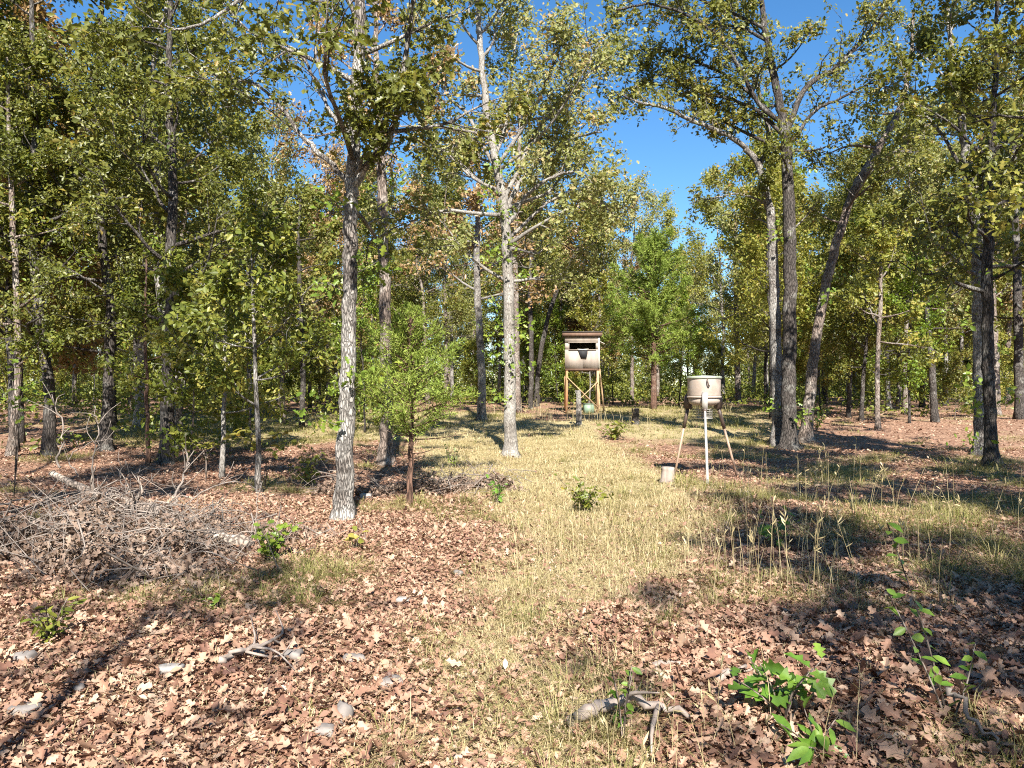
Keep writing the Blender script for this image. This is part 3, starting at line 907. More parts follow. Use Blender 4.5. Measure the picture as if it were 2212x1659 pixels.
TALL = [proto(100 + k, H, r, cb, nl, L, lv, 0.17, sig=0.30) for k, (H, r, cb, nl, L, lv) in enumerate([
    (14, 0.14, 3.8, 24, 3.0, 36), (13, 0.12, 2.6, 27, 2.7, 36), (15.5, 0.16, 5.2, 22, 3.4, 38), (12, 0.11, 2.2, 26, 2.4, 36), (14.5, 0.13, 4.2, 23, 2.8, 36)])]
TALL.append(proto(140, 11.0, 0.10, 3.4, 13, 2.7, 24, 0.10, nsub=4, ntw=3, sig=0.13))     # thin crown
SMALL = [proto(120 + k, H, r, cb, nl, L, lv, 0.13, nsub=4, ntw=3, sig=0.15, wob=0.15) for k, (H, r, cb, nl, L, lv) in enumerate([
    (4.6, 0.03, 0.7, 18, 1.3, 20), (6.2, 0.042, 0.9, 20, 1.7, 22), (3.4, 0.022, 0.4, 15, 1.1, 18), (7.5, 0.05, 1.2, 23, 1.9, 22)])]


def proto_meshes(pr, barks, leafs, nm):
    out = []
    for i, (tr, tw, c, lp) in enumerate(pr):
        b = barks[i % len(barks)]
        t_ = tr.mesh("trunk", M[b], True)
        w_ = tw.mesh("branches", M[b])
        crowns = []
        for l in leafs:
            cm = c.mesh("crown") if not crowns else crowns[0].copy()
            cm.materials.clear()
            cm.materials.append(M[l])
            crowns.append(cm)
        out.append((t_, w_, crowns))
    return out


TALL_M = proto_meshes(TALL, ["bark", "bark_dark", "bark_brown", "bark_dark", "bark", "bark"], ["oak_dark", "oak_mid", "oak_pale", "russet", "yellow"], "tall")
SMALL_M = proto_meshes(SMALL, ["bark_dark", "bark", "bark_brown", "bark_dark"], ["sapling", "yellow", "oak_mid", "oak_lime"], "small")
TAKEN = []


def copy_tree(kind, i, leaf, loc, s, rz, name, label, group, tilt=0.0):
    tm, wm, cs = kind[i]
    root = empty(name, loc, label, "tree", group, rz)
    root.scale = (s, s, s)
    root.rotation_euler = (tilt, tilt * 0.6, rz)
    for nm, me in (("trunk", tm), ("branches", wm), ("crown", cs[leaf])):
        o = put(nm, me, root)
        if nm != "trunk":
            o["kind"] = "stuff"
    TAKEN.append((loc[0], loc[1]))
    return root


rg = random.Random(7)


def sky_limit(px):
    """how high the far canopy stands in each direction, as rise over distance"""
    xs = [-400, 380, 470, 700, 930, 1010, 1120, 1230, 1310, 1420, 1570, 1640, 1900, 2100, 2600]
    ys = [0.9, 0.9, 0.44, 0.38, 0.42, 0.47, 0.50, 0.42, 0.38, 0.34, 0.35, 0.38, 0.40, 0.8, 0.9]
    return float(np.interp(px, xs, ys))


def free(x, y, gap):
    return all((x - a) ** 2 + (y - b) ** 2 > gap * gap for a, b in TAKEN)


MARKS = [(22, "leaning left-edge trunk"), (104, "second trunk from the left"), (233, "third trunk from the left"), (363, "thick black trunk"), (484, "short pale sapling"), (653, "slim dark trunk"), (752, "nearest tall oak"), (885, "small cedar"), (1039, "slim grey trunk"), (1102, "pale path trunk"), (1254, "box stand"), (1411, "tall cedar"), (1523, "game feeder"), (1690, "dark trunk pair"), (1752, "leaning sunlit trunk"), (1895, "slender yellow tree"), (2014, "charred black trunk"), (2128, "right-hand trunk pair")]
ORD = "nearest second third fourth fifth sixth seventh eighth ninth tenth eleventh twelfth thirteenth fourteenth fifteenth sixteenth seventeenth eighteenth nineteenth twentieth".split()
LOOK = {"tall": ["dark green", "olive", "pale green", "russet", "yellowing"], "small": ["green", "yellow", "olive", "lime green"]}
WOODS = []


def name_woods():
    """labels the nearer trees of the woods by where they stand between the landmarks"""
    seen = {}
    for d, px, kind, leaf, root in sorted(WOODS, key=lambda t: t[0]):
        k = sum(px > m for m, _ in MARKS)
        look = LOOK[kind][leaf]
        key = (kind, leaf, k, d > 60)
        n = seen.get(key, 0)
        seen[key] = n + 1
        what = "oak" if kind == "tall" else "young tree"
        first = ("far-off " if d > 60 else "") + ORD[n] + (" " if n == 0 else "-nearest ")
        if k == 0:
            where = "left of the leaning left-edge trunk"
        elif k == len(MARKS):
            where = "right of the right-hand trunk pair"
        else:
            where = "between %s, %s" % (MARKS[k - 1][1], MARKS[k][1])
        tag(root, "%s%s-leaved %s %s" % (first, look.replace(" ", "-"), what, where), None, ("far " if d > 60 else "") + ("oaks" if kind == "tall" else "young trees") + " in the woods")


def plant_woods(kind, count, seed, dmin, dmax, gap):
    r = random.Random(seed)
    n, tries = 0, 0
    while n < count and tries < 20000:
        tries += 1
        d = math.sqrt(r.uniform(dmin ** 2, dmax ** 2))
        px = r.uniform(-120, 2330)
        x = (px - CX) / F * d
        # the clearing, the path and the view to the stand stay open
        if 830 < px < 1640 and d < 43:
            continue
        if 560 < px <= 830 and d < 25:
            continue
        if px >= 1640 and d < 29:
            continue
        if px <= 560 and d < 15:
            continue
        if not free(x, d, gap):
            continue
        side = 0 if px < 850 else (1 if px < 1620 else 2)
        if kind == "tall":
            i = r.randrange(5)
            H = TALL[i][0].v[0][:, 2].max()
            lim = (EYE + sky_limit(px) * d - float(hz(x, d))) * r.uniform(0.82, 1.0)
            s = min(r.uniform(0.85, 1.25), lim / (H * 1.08))
            if s < 0.4:
                continue
            leaf = r.choices(range(5), weights=[(4, 4, 2, 1.2, 0.6), (0.6, 2.5, 6, 1.2, 0.5), (1.8, 4.5, 3, 1.4, 0.8)][side])[0]
            o = copy_tree(TALL_M, i, leaf, (x, d, float(hz(x, d))), s, r.uniform(0, 6.28), "oak_tree", None, None, tilt=r.uniform(-0.05, 0.05))
        else:
            i = r.randrange(4)
            s = r.uniform(0.7, 1.25)
            leaf = r.choices(range(4), weights=[(5, 1.6, 2, 0.7), (3, 1.5, 2, 2), (3, 2.2, 2.5, 1.5)][side])[0]
            o = copy_tree(SMALL_M, i, leaf, (x, d, float(hz(x, d))), s, r.uniform(0, 6.28), "sapling_tree", None, None, tilt=r.uniform(-0.08, 0.08))
        WOODS.append((d, px, kind, leaf, o))
        n += 1


plant_woods("tall", 70, 1, 16, 58, 2.3)
plant_woods("tall", 60, 2, 58, 98, 2.6)
plant_woods("small", 84, 3, 14, 58, 1.2)
plant_woods("small", 60, 4, 50, 98, 1.4)
name_woods()

# the wall of woods behind, where single trees no longer stand out
dw_t, dw_c = Acc(), Acc()
r_ = np.random.default_rng(9)
for k in range(120):
    d = r_.uniform(98, 135)
    px = r_.uniform(-150, 2360)
    x = (px - CX) / F * d
    tr, tw, c, lp = TALL[k % 5]
    s = min(r_.uniform(0.8, 1.15), (EYE + sky_limit(px) * d) / 16.0)
    b = np.array((x, d, float(hz(x, d))))
    hh = 12 * s
    dw_t.tube(np.array([b, b + (r_.normal(0, 0.2), 0, hh * 0.5), b + (r_.normal(0, 0.5), 0, hh)]), (0.15, 0.11, 0.03), 5, cap=False)
    sub = lp[r_.choice(len(lp), 1100)] * s + b
    low = np.stack([r_.normal(0, 2.2, 420), r_.normal(0, 1.6, 420), r_.uniform(0.0, 5.5, 420)], 1) + b
    leaf_cloud(dw_c, np.vstack([sub, low]), 0.55, r_)
dw = put("distant_woods", (dw_c, M["oak_mid"]), kind="stuff", label="far-off wall of woods behind the last single trees", cat="woods")
put("trunks", (dw_t, M["bark"]), dw, kind="stuff")

# low leafy growth between the trunks, nobody could count it
ug = Acc()
r_ = np.random.default_rng(19)
nb = 0
while nb < 1700:
    d = math.sqrt(r_.uniform(17 ** 2, 95 ** 2)) if nb < 900 else r_.uniform(72, 97)
    px = r_.uniform(-80, 2300)
    if (830 < px < 1640 and d < 44) or (560 < px < 860 and d < 26) or (px >= 1640 and d < 34):
        continue
    x = (px - CX) / F * d
    hh = r_.uniform(0.3, 1.5) if nb < 900 else r_.uniform(1.0, 4.5)
    m_ = 60
    p = np.stack([x + r_.normal(0, 0.55 if nb < 900 else 1.0, m_), d + r_.normal(0, 0.5, m_), hz(x, d) + hh * r_.random(m_) ** 0.7], 1)
    leaf_cloud(ug, p, 0.12 + 0.0022 * d, r_)
    nb += 1
put("undergrowth", (ug, M["sapling"]), kind="stuff", label="low leafy undergrowth between the trunks of the woods", cat="undergrowth")

# trees standing behind the viewer: they throw the shade that lies over the foreground
BEHIND = [(3.2, -8.4, 5, 0, 1.05), (4.3, -3.6, 5, 0, 0.95), (5.1, -4.2, 0, 0, 0.84), (9.0, -3.5, 1, 0, 1.0), (-8.5, -4.5, 2, 0, 0.95), (-1.7, -2.4, 5, 0, 0.80), (-4.6, -4.2, 5, 0, 1.1), (-6.0, -12.5, 3, 0, 1.0), (13.5, 1.5, 1, 0, 1.0), (-13.0, 2.0, 4, 0, 1.0), (8.0, -12.0, 4, 0, 1.1), (-5.9, 3.0, 2, 0, 0.92), (-9.2, 4.6, 5, 0, 1.3), (7.7, 3.5, 2, 0, 1.0), (11.5, 7.0, 2, 0, 1.0),
          (-3.0, -17.0, 0, 1, 1.0), (3.5, -19.0, 2, 1, 1.0), (9.5, -20.0, 3, 1, 1.1), (-10.0, -18.0, 4, 1, 1.0), (0.0, -26.0, 1, 1, 1.1), (-16.0, -10.0, 0, 1, 1.0), (16.5, -9.0, 2, 1, 1.0), (-20.0, 1.0, 3, 1, 1.1), (21.0, 3.0, 4, 1, 1.0)]
for x, y, i, lf, s in BEHIND:
    copy_tree(TALL_M, i, lf, (x, y, float(hz(x, y))), s, x * 1.7, "oak_tree", "oak behind or beside the viewer casting shade into the picture", "oaks round the viewer")

# ------------------------------------------------------------------ box stand
sb = gp(1254, 884)
sd_ = 37.0
sb = np.array(((1257 - CX) / F * sd_, sd_, float(hz((1257 - CX) / F * sd_, sd_))))
stand = empty("box_stand", sb, "elevated wooden shooting box on braced orange legs at the end of the straw path", "hunting stand", rz=rad(-4.0))
w, dp, zb, zt = 0.86, 0.86, 2.22, 3.88       # half width, half depth, floor and eave heights
for k, (sx, sy) in enumerate(((-1, -1), (1, -1), (-1, 1), (1, 1))):
    a = Acc()
    a.bar((sx * (w - 0.08), sy * (dp - 0.06), -0.15), (sx * (w - 0.10), sy * (dp - 0.06), zb - 0.12), 0.11, 0.11)
    put("leg", (a, M["rust_wood"] if sx < 0 and sy < 0 else M["post_wood"]), stand)
yf = -dp - 0.02
for nm, p0, p1 in (("brace", (-w + 0.13, yf, 1.75), (w - 0.10, yf, 0.28)), ("brace", (-w + 0.10, yf - 0.045, 0.08), (w - 0.10, yf - 0.045, 1.55)),
                   ("brace", (-w + 0.1, dp, 1.7), (w - 0.1, dp, 0.3)), ("brace", (w - 0.02, -dp + 0.1, 0.2), (w - 0.02, dp - 0.1, 1.8)), ("brace", (-w + 0.02, -dp + 0.1, 1.8), (-w + 0.02, dp - 0.1, 0.2))):
    a = Acc()
    a.bar(p0, p1, 0.11, 0.04)
    put(nm, (a, M["post_wood"]), stand)
for yy in (-dp + 0.02, 0.0, dp - 0.02):
    a = Acc()
    a.box((0, yy, zb - 0.06), (2 * w - 0.02, 0.05, 0.12))
    put("joist", (a, M["fascia"]), stand)
a = Acc()
a.box((0, 0, zb + 0.012), (2 * w - 0.01, 2 * dp - 0.01, 0.02))
put("floor", (a, M["inside"]), stand)
wx0, wx1, wz0, wz1 = -0.64, 0.66, zb + 0.92, zb + 1.24
t = 0.03
for nm, x0, x1, z0, z1 in (("wall_panel", -w, 0.02, zb - 0.02, wz0), ("wall_panel", 0.026, w, zb - 0.02, wz0), ("wall_panel", -w, wx0, wz0 + 0.003, wz1), ("wall_panel", wx1, w, wz0 + 0.003, wz1), ("wall_panel", -w, w, wz1 + 0.003, zt)):
    a = Acc()
    a.box(((x0 + x1) / 2, -dp, (z0 + z1) / 2), (x1 - x0, t, z1 - z0))
    put(nm, (a, M["plywood"]), stand)
for sx in (-1, 1):      # side walls with their own slots
    for z0, z1 in ((zb - 0.02, wz0), (wz1, zt)):
        a = Acc()
        a.box((sx * (w - t / 2), 0, (z0 + z1) / 2), (t, 2 * dp - t * 2, z1 - z0))
        put("wall_panel", (a, M["inside"]), stand)  # side walls' unlit look is in the wood colour
    for y0, y1 in ((-dp + 0.02, -0.5), (0.5, dp - 0.02)):
        a = Acc()
        a.box((sx * (w - t / 2), (y0 + y1) / 2, (wz0 + wz1) / 2), (t, y1 - y0, wz1 - wz0 - 0.004))
        put("wall_panel", (a, M["inside"]), stand)
    a = Acc()
    Mx = Matrix.Rotation(sx * rad(-62), 3, 'Y')
    a.box((sx * (w + 0.13), 0, wz1 + 0.05), (0.02, 0.96, 0.30), M=Mx)
    put("shutter", (a, M["trim"] if sx > 0 else M["inside"]), stand)
a = Acc()
a.box((0, dp - t / 2, (zb + zt) / 2), (2 * w - 2 * t, t, zt - zb))
put("wall_panel", (a, M["inside"]), stand)
a = Acc()
a.bar((w - 0.045, -dp - 0.028, zb - 0.02), (w - 0.045, -dp - 0.028, zt - 0.14), 0.085, 0.025)
put("corner_trim", (a, M["trim"]), stand)
a = Acc()
a.box((0.0, -dp - 0.03, wz1 + 0.03), (wx1 - wx0 + 0.1, 0.05, 0.045))
put("window_lintel", (a, M["plywood"]), stand)
a = Acc()
a.box((0.0, -dp - 0.03, wz0 - 0.02), (wx1 - wx0 + 0.06, 0.05, 0.035))
put("window_sill", (a, M["plywood"]), stand)
# window cloth hanging over the sill, widest at the top
a = Acc()
cl = np.array([(-0.22, wz0 - 0.01), (0.26, wz0 - 0.01), (0.25, wz0 - 0.22), (0.20, wz0 - 0.45), (-0.06, wz0 - 0.42), (-0.16, wz0 - 0.18)])
fr = np.stack([cl[:, 0], np.full(6, -dp - 0.065) + np.array((0, 0.004, -0.02, -0.012, -0.02, 0.0)), cl[:, 1]], 1)
bk = fr + np.array((0, 0.012, 0))
a.add(np.vstack([fr, bk]), np.array([[5, 4, 3, 2, 1, 0]]), np.array([[6, 7, 8, 9, 10, 11]]), np.array([[i, (i + 1) % 6, 6 + (i + 1) % 6, 6 + i] for i in range(6)]))
cloth = put("window_cloth", (a, M["black_cloth"]), stand)
a = Acc()
a.tube(np.array([(-0.25, -dp - 0.08, wz0 + 0.01), (0.0, -dp - 0.085, wz0 - 0.015), (0.30, -dp - 0.08, wz0 + 0.012)]), (0.022, 0.028, 0.022), 6)
put("hem", (a, M["trim"]), cloth)
# roof: one slope falling to the back, dark deck with a fascia board
a = Acc()
a.box((0, 0, zt + 0.075), (2 * w + 0.26, 2 * dp + 0.34, 0.04), M=Matrix.Rotation(rad(-2.5), 3, 'X'))
put("roof", (a, M["roofing"]), stand)
a = Acc()
a.box((0, -dp - 0.135, zt - 0.01), (2 * w + 0.24, 0.03, 0.16))
put("fascia_board", (a, M["fascia"]), stand)
a = Acc()
a.box((-w - 0.105, 0.0, zt - 0.012), (0.03, 2 * dp + 0.20, 0.14))
put("fascia_board", (a, M["fascia"]), stand)
# ladder leaning at the right rear
for yy in (0.12, 0.52):
    a = Acc()
    a.bar((w + 0.28, yy, -0.05), (w + 0.04, yy, zb), 0.05, 0.06)
    put("ladder_rail", (a, M["post_wood"]), stand)
for k in range(6):
    u = (k + 0.7) / 6.4
    a = Acc()
    a.bar((w + 0.28 - 0.24 * u, 0.10, zb * u), (w + 0.28 - 0.24 * u, 0.54, zb * u), 0.04, 0.05)
    put("ladder_rung", (a, M["post_wood"]), stand)

# things at the foot of the stand
pb = gp(1250, 918)
root = empty("fence_post", pb, "weathered short post standing upright in front of the box stand", "post")
a = Acc()
rr = np.random.default_rng(3)
hpost = 75 / F * pb[1]
a.tube(smooth_line([(0, 0, -0.15), (0.01, 0, hpost * 0.4), (0.0, 0.01, hpost * 0.8), (-0.015, 0, hpost)], 14), np.linspace(0.115, 0.085, 14), 10, rough=0.08, rng=rr)
put("shaft", (a, M["bark"], True), root)
a = Acc()
a.tube(np.array([(-0.06, 0, hpost * 0.86), (-0.14, -0.02, hpost * 1.0)]), (0.035, 0.02), 6)
put("branch_stub", (a, M["bark"], True), root)
bb = gp(1271, 893)
root = empty("storage_bin", bb, "pale green plastic bin half hidden in weeds under the box stand", "bin", rz=0.2)
s_ = 10.5 / F * bb[1]
a = Acc()
a.box((0, 0, s_ * 0.95), (s_ * 1.9, s_ * 1.6, s_ * 1.9))
put("bin_body", (a, M["green_plastic"]), root)
a = Acc()
a.box((0, 0, s_ * 1.96), (s_ * 2.05, s_ * 1.75, s_ * 0.12))
put("bin_lid", (a, M["green_plastic"]), root)


def stump(px, py, wpx, hpx, mat, cap, label, tilt=0.0, seed=1):
    b = gp(px, py)
    d = b[1]
    r = np.random.default_rng(seed)
    root = empty("tree_stump", b, label, "stump")
    root.rotation_euler = (0.0, tilt, 0)
    R, H = wpx / F * d / 2, hpx / F * d
    a = Acc()
    zz = np.linspace(-0.08, H, 8)
    a.tube(np.stack([zz * 0, zz * 0, zz], 1), R * (1 + 0.25 * np.exp(-np.clip(zz, 0, 9) / 0.07)), 14, rough=0.13, rng=r)
    put("stump_body", (a, mat, True), root)
    a = Acc()
    a.tube(np.array([(0, 0, H - 0.002), (0, 0, H + 0.006)]), R * 0.93, 14)
    put("cut_face", (a, cap), root)
    return root


stump(1441, 1042, 27, 33, M["cutwood"], M["cutwood"], "pale cut stump at the foot of the feeder's left leg", 0.06, 4)
stump(1372, 916, 15, 34, M["bark_dark"], M["cutwood"], "small dark stump between the box stand and the feeder", 0.0, 5)

# ------------------------------------------------------------------ game feeder
fx = at(1521, 1000, 14.0)
fb = np.array((fx[0], 14.0, float(hz(fx[0], 14.0))))
feeder = empty("game_feeder", fb, "tan drum game feeder on three long legs standing in the grass", "game feeder")
zl = EYE - (813 - HY) / F * 14.0 - fb[2]
z0 = EYE - (876 - HY) / F * 14.0 - fb[2]
zband = EYE - (857 - HY) / F * 14.0 - fb[2]
R = 0.31
a = Acc()
a.lathe([(R - 0.004, zband + 0.012), (R + 0.002, zband + 0.03), (R, zl - 0.10), (R + 0.004, zl - 0.05), (R, zl - 0.04)], n=48)
put("drum", (a, M["tan_paint"], True), feeder)
a = Acc()
a.lathe([(0.09, z0), (0.2, z0 + 0.01), (R - 0.045, z0 + 0.035), (R - 0.02, z0 + 0.075), (R - 0.012, zband - 0.02)], n=48)
put("hopper_bottom", (a, M["tan_paint"], True), feeder)
a = Acc()
a.lathe([(R - 0.02, zband - 0.025), (R + 0.012, zband - 0.018), (R + 0.014, zband + 0.008), (R - 0.006, zband + 0.016)], n=48)
put("drum_band", (a, M["tan_paint"], True), feeder)
a = Acc()
a.lathe([(R + 0.014, zl - 0.045), (R + 0.022, zl - 0.04), (R + 0.022, zl - 0.012), (R + 0.008, zl), (0.02, zl + 0.022)], n=48)
lid = put("lid", (a, M["green_lid"], True), feeder)
a = Acc()
a.tube(smooth_line([(-0.02, -R - 0.015, zl - 0.05), (-0.03, -R - 0.045, zl - 0.09), (-0.015, -R - 0.05, zl - 0.16), (0.0, -R - 0.03, zl - 0.195), (0.015, -R - 0.02, zl - 0.17)], 12), 0.012, 6)
put("latch", (a, M["dark_steel"]), lid)
feet = [gp(1529, 1046), gp(1456, 1026), gp(1594, 1030)]
for k, ft in enumerate(feet):
    fl = ft - fb
    ang = math.atan2(fl[1], fl[0])
    ux, uy = math.cos(ang), math.sin(ang)
    top = np.array((ux * (R - 0.03), uy * (R - 0.03), z0 + 0.0))
    # bracket: a wedge bolted to the drum side, the tube's socket below it
    a = Acc()
    n_ = np.array((-uy, ux, 0)) * 0.05
    o_ = np.array((ux, uy, 0))
    pts = [o_ * (R + 0.004) + (0, 0, zband + 0.09), o_ * (R + 0.075) + (0, 0, zband + 0.0), o_ * (R + 0.07) + (0, 0, z0 - 0.06), o_ * (R - 0.06) + (0, 0, z0 - 0.06), o_ * (R - 0.05) + (0, 0, z0 + 0.05), o_ * (R + 0.004) + (0, 0, zband - 0.02)]
    V = np.array([p - n_ for p in pts] + [p + n_ for p in pts])
    a.add(V, np.array([[0, 1, 2, 3, 4, 5]]), np.array([[11, 10, 9, 8, 7, 6]]), np.array([[i, 6 + i, 6 + (i + 1) % 6, (i + 1) % 6] for i in range(6)]))
    put("leg_bracket", (a, M["galv"] if k == 0 else M["dark_steel"]), feeder)  # sunlit look of the front bracket put into paler steel
    top = o_ * (R + 0.01) + np.array((0, 0, z0 - 0.03))
    mid = top + (fl - top) * (0.06 if k == 0 else 0.30)
    a = Acc()
    a.tube(np.array([top, mid]), 0.034, 10)
    put("leg_socket", (a, M["dark_steel"], True), feeder)
    a = Acc()
    ft2 = fl + np.array((0, 0, -0.06))
    dir_ = (ft2 - top) / np.linalg.norm(ft2 - top)
    a.tube(np.array([mid - dir_ * 0.04, mid + (ft2 - mid) * 0.5, ft2]), 0.023, 10)
    put("leg", (a, M["galv"] if k == 0 else M["rusty_tube"], True), feeder)
# spinner motor and its wire guard under the hopper
a = Acc()
a.lathe([(0.04, z0 - 0.22), (0.055, z0 - 0.21), (0.055, z0 - 0.03), (0.075, z0 + 0.005)], n=18)
put("spinner_motor", (a, M["dark_steel"], True), feeder)
a = Acc()
a.lathe([(0.16, z0 - 0.245), (0.165, z0 - 0.24), (0.165, z0 - 0.235), (0.02, z0 - 0.22)], n=20)
put("spinner_plate", (a, M["galv"], True), feeder)
cage = Acc()
for k in range(7):
    zz = z0 - 0.04 - k * 0.034
    an = np.linspace(0, 2 * math.pi, 25)
    cage.tube(np.stack([np.cos(an) * 0.15, np.sin(an) * 0.15, an * 0 + zz], 1), 0.004, 4, cap=False)
for k in range(12):
    an = k / 12 * 2 * math.pi
    cage.tube(np.array([(math.cos(an) * 0.15, math.sin(an) * 0.15, z0 + 0.01), (math.cos(an) * 0.15, math.sin(an) * 0.15, z0 - 0.25)]), 0.004, 4)
put("wire_guard", (cage, M["wire"]), feeder, kind="stuff")

# ------------------------------------------------------------------ brush pile
rb = np.random.default_rng(51)


def hump(c, rx, ry, h):
    return lambda x, y: h * np.exp(-(((x - c[0]) / rx) ** 2 + ((y - c[1]) / ry) ** 2))


pc = gp(165, 1190)
pc2 = gp(960, 1062)
pile = hump(pc, 1.5, 1.4, 0.40)
p0, p1 = gp(112, 1068), gp(545, 1190)
a0 = at(112, 1022, 9.4)
a = Acc()
lgl = smooth_line([a0, at(205, 1066, 9.0), at(320, 1098, 8.3), at(440, 1150, 7.85), p1 + (0, 0, 0.05)], 26, rb, 0.011)
a.tube(lgl - lgl[0], np.concatenate([np.linspace(0.04, 0.078, 20), np.linspace(0.078, 0.07, 6)]), 11, rough=0.07, rng=rb)
lg = put("fallen_log", (a, M["log"], True), loc=lgl[0], label="long pale fallen log lying across the brush pile on the left", cat="log")
stubs = Acc()
for k in (6, 11, 15):
    q = lgl[k] - lgl[0]
    a = Acc()
    a.tube(np.array([q, q + (rb.normal(0, 0.06), 0.02, 0.16), q + (rb.normal(0, 0.1), 0.0, 0.34)]), (0.02, 0.014, 0.006), 6)
    put("branch_stub", (a, M["log"], True), lg)


def dead_branch(pts, r0, label, seed, sub=4, mat="twig", group=None, name="dead_branch"):
    r = np.random.default_rng(seed)
    P = smooth_line(pts, 16, r, 0.012)
    o = P[0].copy()
    a = Acc()
    a.tube(P - o, np.linspace(r0, r0 * 0.3, 16), 7, rough=0.06, rng=r)
    b = put(name, (a, M[mat], True), loc=o, label=label, cat="branch", group=group)
    for k in range(sub):
        i = r.integers(4, 14)
        d = P[min(i + 1, 15)] - P[i]
        d /= np.linalg.norm(d) + 1e-9
        d = d + r.normal(0, 0.7, 3) + (0, 0, 0.15)
        d /= np.linalg.norm(d)
        L_ = r.uniform(0.15, 0.45)
        q = P[i] - o
        c = Acc()
        c.tube(smooth_line([q, q + d * L_ * 0.5 + r.normal(0, 0.03, 3), q + d * L_ + r.normal(0, 0.05, 3)], 6), np.linspace(r0 * 0.45, 0.003, 6), 5)
        put("twig", (c, M[mat], True), b)
    return b


def ln(*pts):
    return [at(x, y, d) for x, y, d in pts]


dead_branch(ln((130, 1010, 9.2), (122, 990, 9.2), (140, 950, 9.15), (128, 900, 9.2), (112, 850, 9.2)), 0.016, "crooked white dead branch rising from the brush pile beside the second trunk from the left", 1, 5)
dead_branch(ln((205, 1060, 9.0), (200, 1000, 9.0), (212, 940, 9.0), (205, 880, 9.05)), 0.012, "thin pale upright twig rising from the middle of the brush pile", 2, 6)
dead_branch(ln((370, 1110, 8.4), (382, 1060, 8.4), (405, 1010, 8.5), (418, 975, 8.5)), 0.018, "grey forked dead branch standing at the right of the brush pile", 3, 7)
dead_branch(ln((250, 1190, 8.0), (330, 1160, 8.0), (420, 1140, 8.0), (470, 1130, 8.1)), 0.014, "straight white branch lying in front of the fallen log", 4, 3)
dead_branch(ln((255, 1200, 7.7), (350, 1178, 7.7), (430, 1165, 7.75), (500, 1155, 7.8)), 0.012, "second white branch lying just below the straight white one", 5, 3)
dead_branch(ln((285, 1250, 7.6), (300, 1210, 7.6), (318, 1160, 7.7), (330, 1120, 7.8)), 0.017, "pale branch leaning up against the front of the brush pile", 6, 4)
dead_branch(ln((60, 1170, 8.0), (120, 1160, 7.95), (190, 1165, 7.9), (250, 1150, 7.9)), 0.015, "buff branch lying across the left of the brush pile", 7, 4)
dead_branch(ln((100, 1335, 6.0), (128, 1310, 6.1), (140, 1270, 6.25), (148, 1230, 6.4)), 0.009, "thin pale forked twig in the leaves in front of the brush pile", 8, 4)
dead_branch(ln((0, 1090, 8.8), (50, 1080, 8.8), (100, 1075, 8.8), (150, 1090, 8.8)), 0.012, "grey branch at the left edge of the brush pile", 9, 5)
dead_branch(ln((170, 1030, 9.6), (150, 990, 9.6), (190, 960, 9.6), (240, 945, 9.6)), 0.010, "arched tan branch at the back of the brush pile", 10, 5)
dead_branch(ln((400, 1090, 8.6), (460, 1050, 8.7), (520, 1040, 8.8), (560, 1060, 8.8)), 0.009, "bowed thin branch at the right end of the brush pile", 11, 6)
dead_branch(ln((300, 1090, 8.9), (262, 1040, 8.9), (270, 990, 9.0)), 0.010, "short tan branch standing in the middle of the brush pile", 12, 5)
dead_branch(ln((535, 1170, 8.0), (552, 1110, 8.1), (556, 1060, 8.2)), 0.008, "thin upright stick by the tip of the fallen log", 13, 2)

for k, (sp, r0, lb_) in enumerate([
        (ln((20, 1150, 8.3), (90, 1120, 8.3), (170, 1095, 8.4), (230, 1060, 8.6)), 0.030, "thick brown limb slanting up through the left of the brush pile"),
        (ln((70, 1235, 7.7), (140, 1205, 7.8), (215, 1190, 7.9), (290, 1150, 8.1)), 0.026, "grey limb slanting across the front left of the brush pile"),
        (ln((180, 1240, 7.6), (240, 1180, 7.8), (280, 1120, 8.1), (290, 1060, 8.5)), 0.024, "dark limb propped steeply in the middle of the brush pile"),
        (ln((330, 1230, 7.7), (390, 1185, 7.9), (450, 1110, 8.3), (480, 1070, 8.6)), 0.020, "crooked limb at the right front of the brush pile"),
        (ln((10, 1230, 7.8), (60, 1190, 8.0), (100, 1130, 8.3), (110, 1090, 8.6)), 0.022, "broken limb at the left edge low in the brush pile")]):
    dead_branch(sp, r0, lb_, 40 + k, 6, mat="bark_brown", name="dead_limb")
# the tangle of thin twigs and dead leaves that nobody could count: heaped in clumps with gaps between
tg = Acc()
CL = []
for k in range(26):
    if k < 19:
        q = pc + np.array((rb.normal(0, 1.15), rb.normal(0, 0.8), 0))
        CL.append((q[0], q[1], float(pile(q[0], q[1])) * rb.uniform(0.5, 1.15), 0.42))
    else:
        q = pc2 + np.array((rb.normal(0, 0.7), rb.normal(0, 0.3), 0))
        CL.append((q[0], q[1], rb.uniform(0.08, 0.3), 0.3))
for u_ in (0.25, 0.42, 0.6, 0.75):
    q = lgl[int(u_ * 25)]
    CL.append((q[0], q[1], max(0.15, q[2] - float(hz(q[0], q[1])) + 0.02), 0.3))
for cx_, cy_, ch, cr in CL:
    for k in range(30):
        x, y = cx_ + rb.normal(0, cr), cy_ + rb.normal(0, cr * 0.8)
        d = rb.normal(0, 1, 3) * (1, 0.8, 0.5)
        d /= np.linalg.norm(d)
        L_ = rb.uniform(0.2, 0.9)
        p = np.array((x, y, float(hz(x, y)) + ch * rb.uniform(0.1, 1.3) + 0.03))
        q = smooth_line([p - d * L_ / 2, p + rb.normal(0, 0.05, 3), p + d * L_ / 2 + rb.normal(0, 0.08, 3)], 6)
        q[:, 2] = np.maximum(q[:, 2], hz(q[:, 0], q[:, 1]) + 0.004)
        tg.tube(q, np.linspace(rb.choice((0.002, 0.003, 0.004, 0.006, 0.010)), 0.002, 6), 4, cap=False)
